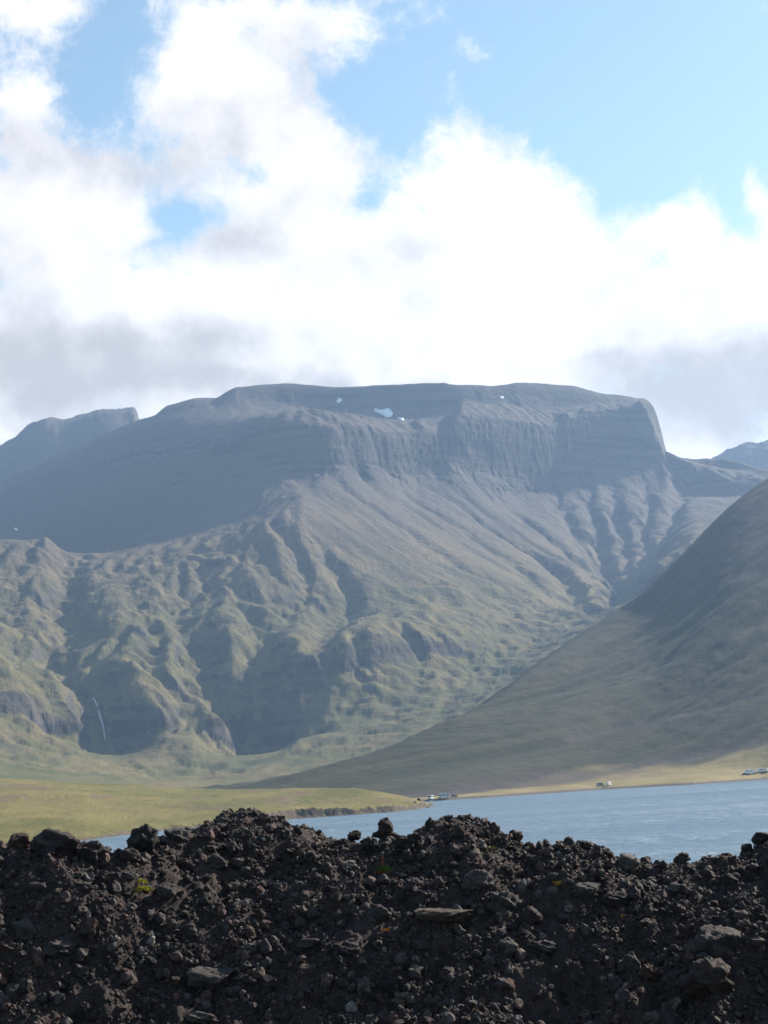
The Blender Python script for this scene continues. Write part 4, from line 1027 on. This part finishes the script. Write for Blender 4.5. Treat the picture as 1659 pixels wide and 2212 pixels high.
def vehicle(kind, name, label, cat, px, py, yaw, paint, sc=1.0):
    x, y, z, d = hit(px, py, hill_z, 1030, 1300, 900)
    root = bpy.data.objects.new(name, None); col.objects.link(root); root.location = (x, y, z + 0.02); root.rotation_euler = (0, 0, yaw); root.scale = (sc,) * 3
    root['label'] = label; root['category'] = cat; root['group'] = 'vehicles parked along the far shore'
    if kind == 'camper':        # coach-built motorhome with a nose and a bunk over the cab
        hw = 1.12
        prism('body', [(-3.3, 0.45), (1.75, 0.45), (1.75, 1.65), (2.45, 1.95), (2.35, 2.75), (2.0, 2.95), (-3.3, 2.95)], hw * 2, paint, root, 0, 0.09)
        prism('cab', [(1.77, 0.45), (3.35, 0.45), (3.40, 1.05), (2.55, 1.25), (2.0, 1.78), (1.77, 1.70)], hw * 1.86, paint, root, 0, 0.07)
        for s_ in (-1, 1):
            for a, b in ((-2.7, -1.6), (-0.5, 0.7)): box('window', a, b, s_ * (hw + 0.004) - 0.012, s_ * (hw + 0.004) + 0.012, 1.65, 2.25, GLASS, root)
            prism('cab_window', [(1.9, 1.15), (2.5, 1.2), (2.05, 1.66), (1.9, 1.62)], 0.03, GLASS, root, s_ * hw * 0.935, 0)
            box('headlight', 3.33, 3.44, s_ * 0.75 - 0.15, s_ * 0.75 + 0.15, 0.78, 0.98, LAMP, root, 0.02); box('tail_light', -3.34, -3.28, s_ * 0.9 - 0.08, s_ * 0.9 + 0.08, 0.8, 1.2, RED, root)
        prism('windscreen', [(2.04, 1.80), (2.58, 1.28), (2.62, 1.33), (2.09, 1.84)], hw * 1.6, GLASS, root, 0, 0)
        box('door', -1.45, -0.8, -(hw + 0.02), -(hw - 0.01), 0.6, 2.35, paint, root, 0.01)
        box('bumper', 3.36, 3.5, -0.95, 0.95, 0.38, 0.62, PAINT_D, root, 0.03); box('roof_box', -1.2, 0.2, -0.45, 0.45, 2.96, 3.12, paint, root, 0.03)
        wheels(root, (-2.0, 2.5), hw, 0.36)
    elif kind == 'van':
        hw = 1.0
        prism('body', [(-2.6, 0.4), (2.55, 0.4), (2.65, 1.05), (1.85, 1.25), (1.25, 2.35), (0.9, 2.5), (-2.55, 2.5)], hw * 2, paint, root, 0, 0.1)
        for s_ in (-1, 1):
            prism('cab_window', [(0.55, 1.35), (1.65, 1.35), (1.2, 2.1), (0.55, 2.15)], 0.03, GLASS, root, s_ * (hw + 0.004), 0)
            for a, b in ((-2.3, -1.0), (-0.85, 0.4)): box('window', a, b, s_ * (hw + 0.004) - 0.012, s_ * (hw + 0.004) + 0.012, 1.4, 2.1, GLASS, root)
            box('headlight', 2.56, 2.67, s_ * 0.7 - 0.14, s_ * 0.7 + 0.14, 0.8, 1.0, LAMP, root, 0.02); box('tail_light', -2.66, -2.58, s_ * 0.85 - 0.07, s_ * 0.85 + 0.07, 0.9, 1.4, RED, root)
        prism('windscreen', [(1.86, 1.29), (1.93, 1.29), (1.36, 2.33), (1.29, 2.33)], hw * 1.65, GLASS, root, 0, 0)
        box('bumper', 2.58, 2.72, -0.9, 0.9, 0.34, 0.58, PAINT_D, root, 0.03)
        wheels(root, (-1.6, 1.75), hw, 0.34)
    else:
        hw = 0.88
        prism('body', [(-2.1, 0.3), (2.1, 0.3), (2.15, 0.7), (1.1, 0.92), (-1.9, 0.95), (-2.15, 0.8)], hw * 2, paint, root, 0, 0.07)
        prism('cabin', [(-1.85, 0.93), (1.05, 0.90), (0.4, 1.42), (-1.3, 1.48)], hw * 1.7, paint, root, 0, 0.05)
        for s_ in (-1, 1):
            prism('side_window', [(-1.45, 0.98), (0.75, 0.97), (0.3, 1.36), (-1.2, 1.40)], 0.03, GLASS, root, s_ * hw * 0.852, 0)
            box('headlight', 2.05, 2.16, s_ * 0.6 - 0.16, s_ * 0.6 + 0.16, 0.6, 0.74, LAMP, root, 0.02); box('tail_light', -2.16, -2.08, s_ * 0.65 - 0.14, s_ * 0.65 + 0.14, 0.68, 0.82, RED, root)
        prism('windscreen', [(1.04, 0.95), (1.10, 0.95), (0.46, 1.42), (0.40, 1.42)], hw * 1.5, GLASS, root, 0, 0)
        wheels(root, (-1.3, 1.35), hw, 0.31)
    return root
PI = math.pi
vehicle('van', 'parked_van', 'small white van, leftmost of the vehicles, parked behind the tip of the grassy spit', 'van', 931, 1727, -PI / 2 - 0.5, PAINT_W, 1.0)
vehicle('camper', 'parked_motorhome', 'long pale motorhome seen side on, right of the small white van near the spit', 'motorhome', 959.5, 1724.3, PI + 0.06, PAINT_P, 1.1)
vehicle('car', 'parked_car', 'low dark car parked on the grass right of the long pale motorhome', 'car', 981.5, 1722, 0.1, PAINT_D, 1.1)
vehicle('van', 'parked_van', 'grey van with big dark windows, left of the bright white motorhome mid shore', 'van', 1297, 1698.5, 0.5, PAINT_B, 1.0)
vehicle('camper', 'parked_motorhome', 'bright white motorhome, right one of the close pair in the middle of the shore', 'motorhome', 1315.5, 1697, 1.05, PAINT_W, 0.85)
vehicle('camper', 'parked_motorhome', 'white motorhome, left of two vans at the right end of the far shore', 'motorhome', 1621, 1672, 0.35, PAINT_W, 1.1)
vehicle('car', 'parked_car', 'low dark car in front of the leftmost vehicle at the right edge of the shore', 'car', 1609.5, 1674, 0.15, PAINT_D, 0.9)
vehicle('van', 'parked_van', 'white van, second from the right edge of the photo on the far shore', 'van', 1642.5, 1668.5, 0.7, PAINT_W, 1.15)
vehicle('van', 'parked_van', 'white van cut off by the right edge of the photo on the far shore', 'van', 1657, 1667, 1.1, PAINT_W, 0.95)

# ------------------------------------------------------------------ boulders along the tip of the spit
for i, (px, py, w, h, lab) in enumerate([(906, 1743, 9, 7, 'dark boulder on the tip of the spit, tallest of those by the water'), (916, 1744, 8, 5, 'dark low boulder at the very end of the spit, touching the lake'),
        (897, 1746, 7, 5, 'dark boulder on the spit left of the tallest one'), (925, 1745, 9, 2.6, 'flat dark rock barely above the water off the end of the spit')]):
    a, s_ = ray(px, py); d = min(EYE / -float(s_), 1000)
    k = d / FOC
    o = bpy.data.objects.new('shore_boulder', MID[i]); col.objects.link(o)
    x, y = d * math.sin(a), d * math.cos(a)
    o.location = (x, y, max(0.0, float(field_z(np.array([x]), np.array([y]))[0])) + 0.2 * h * k); o.scale = (w * k, w * k, h * k * 1.2)
    o.color = (0.035, 0.034, 0.036, 1); o['label'] = lab; o['category'] = 'boulder'; o['group'] = 'boulders at the tip of the spit'
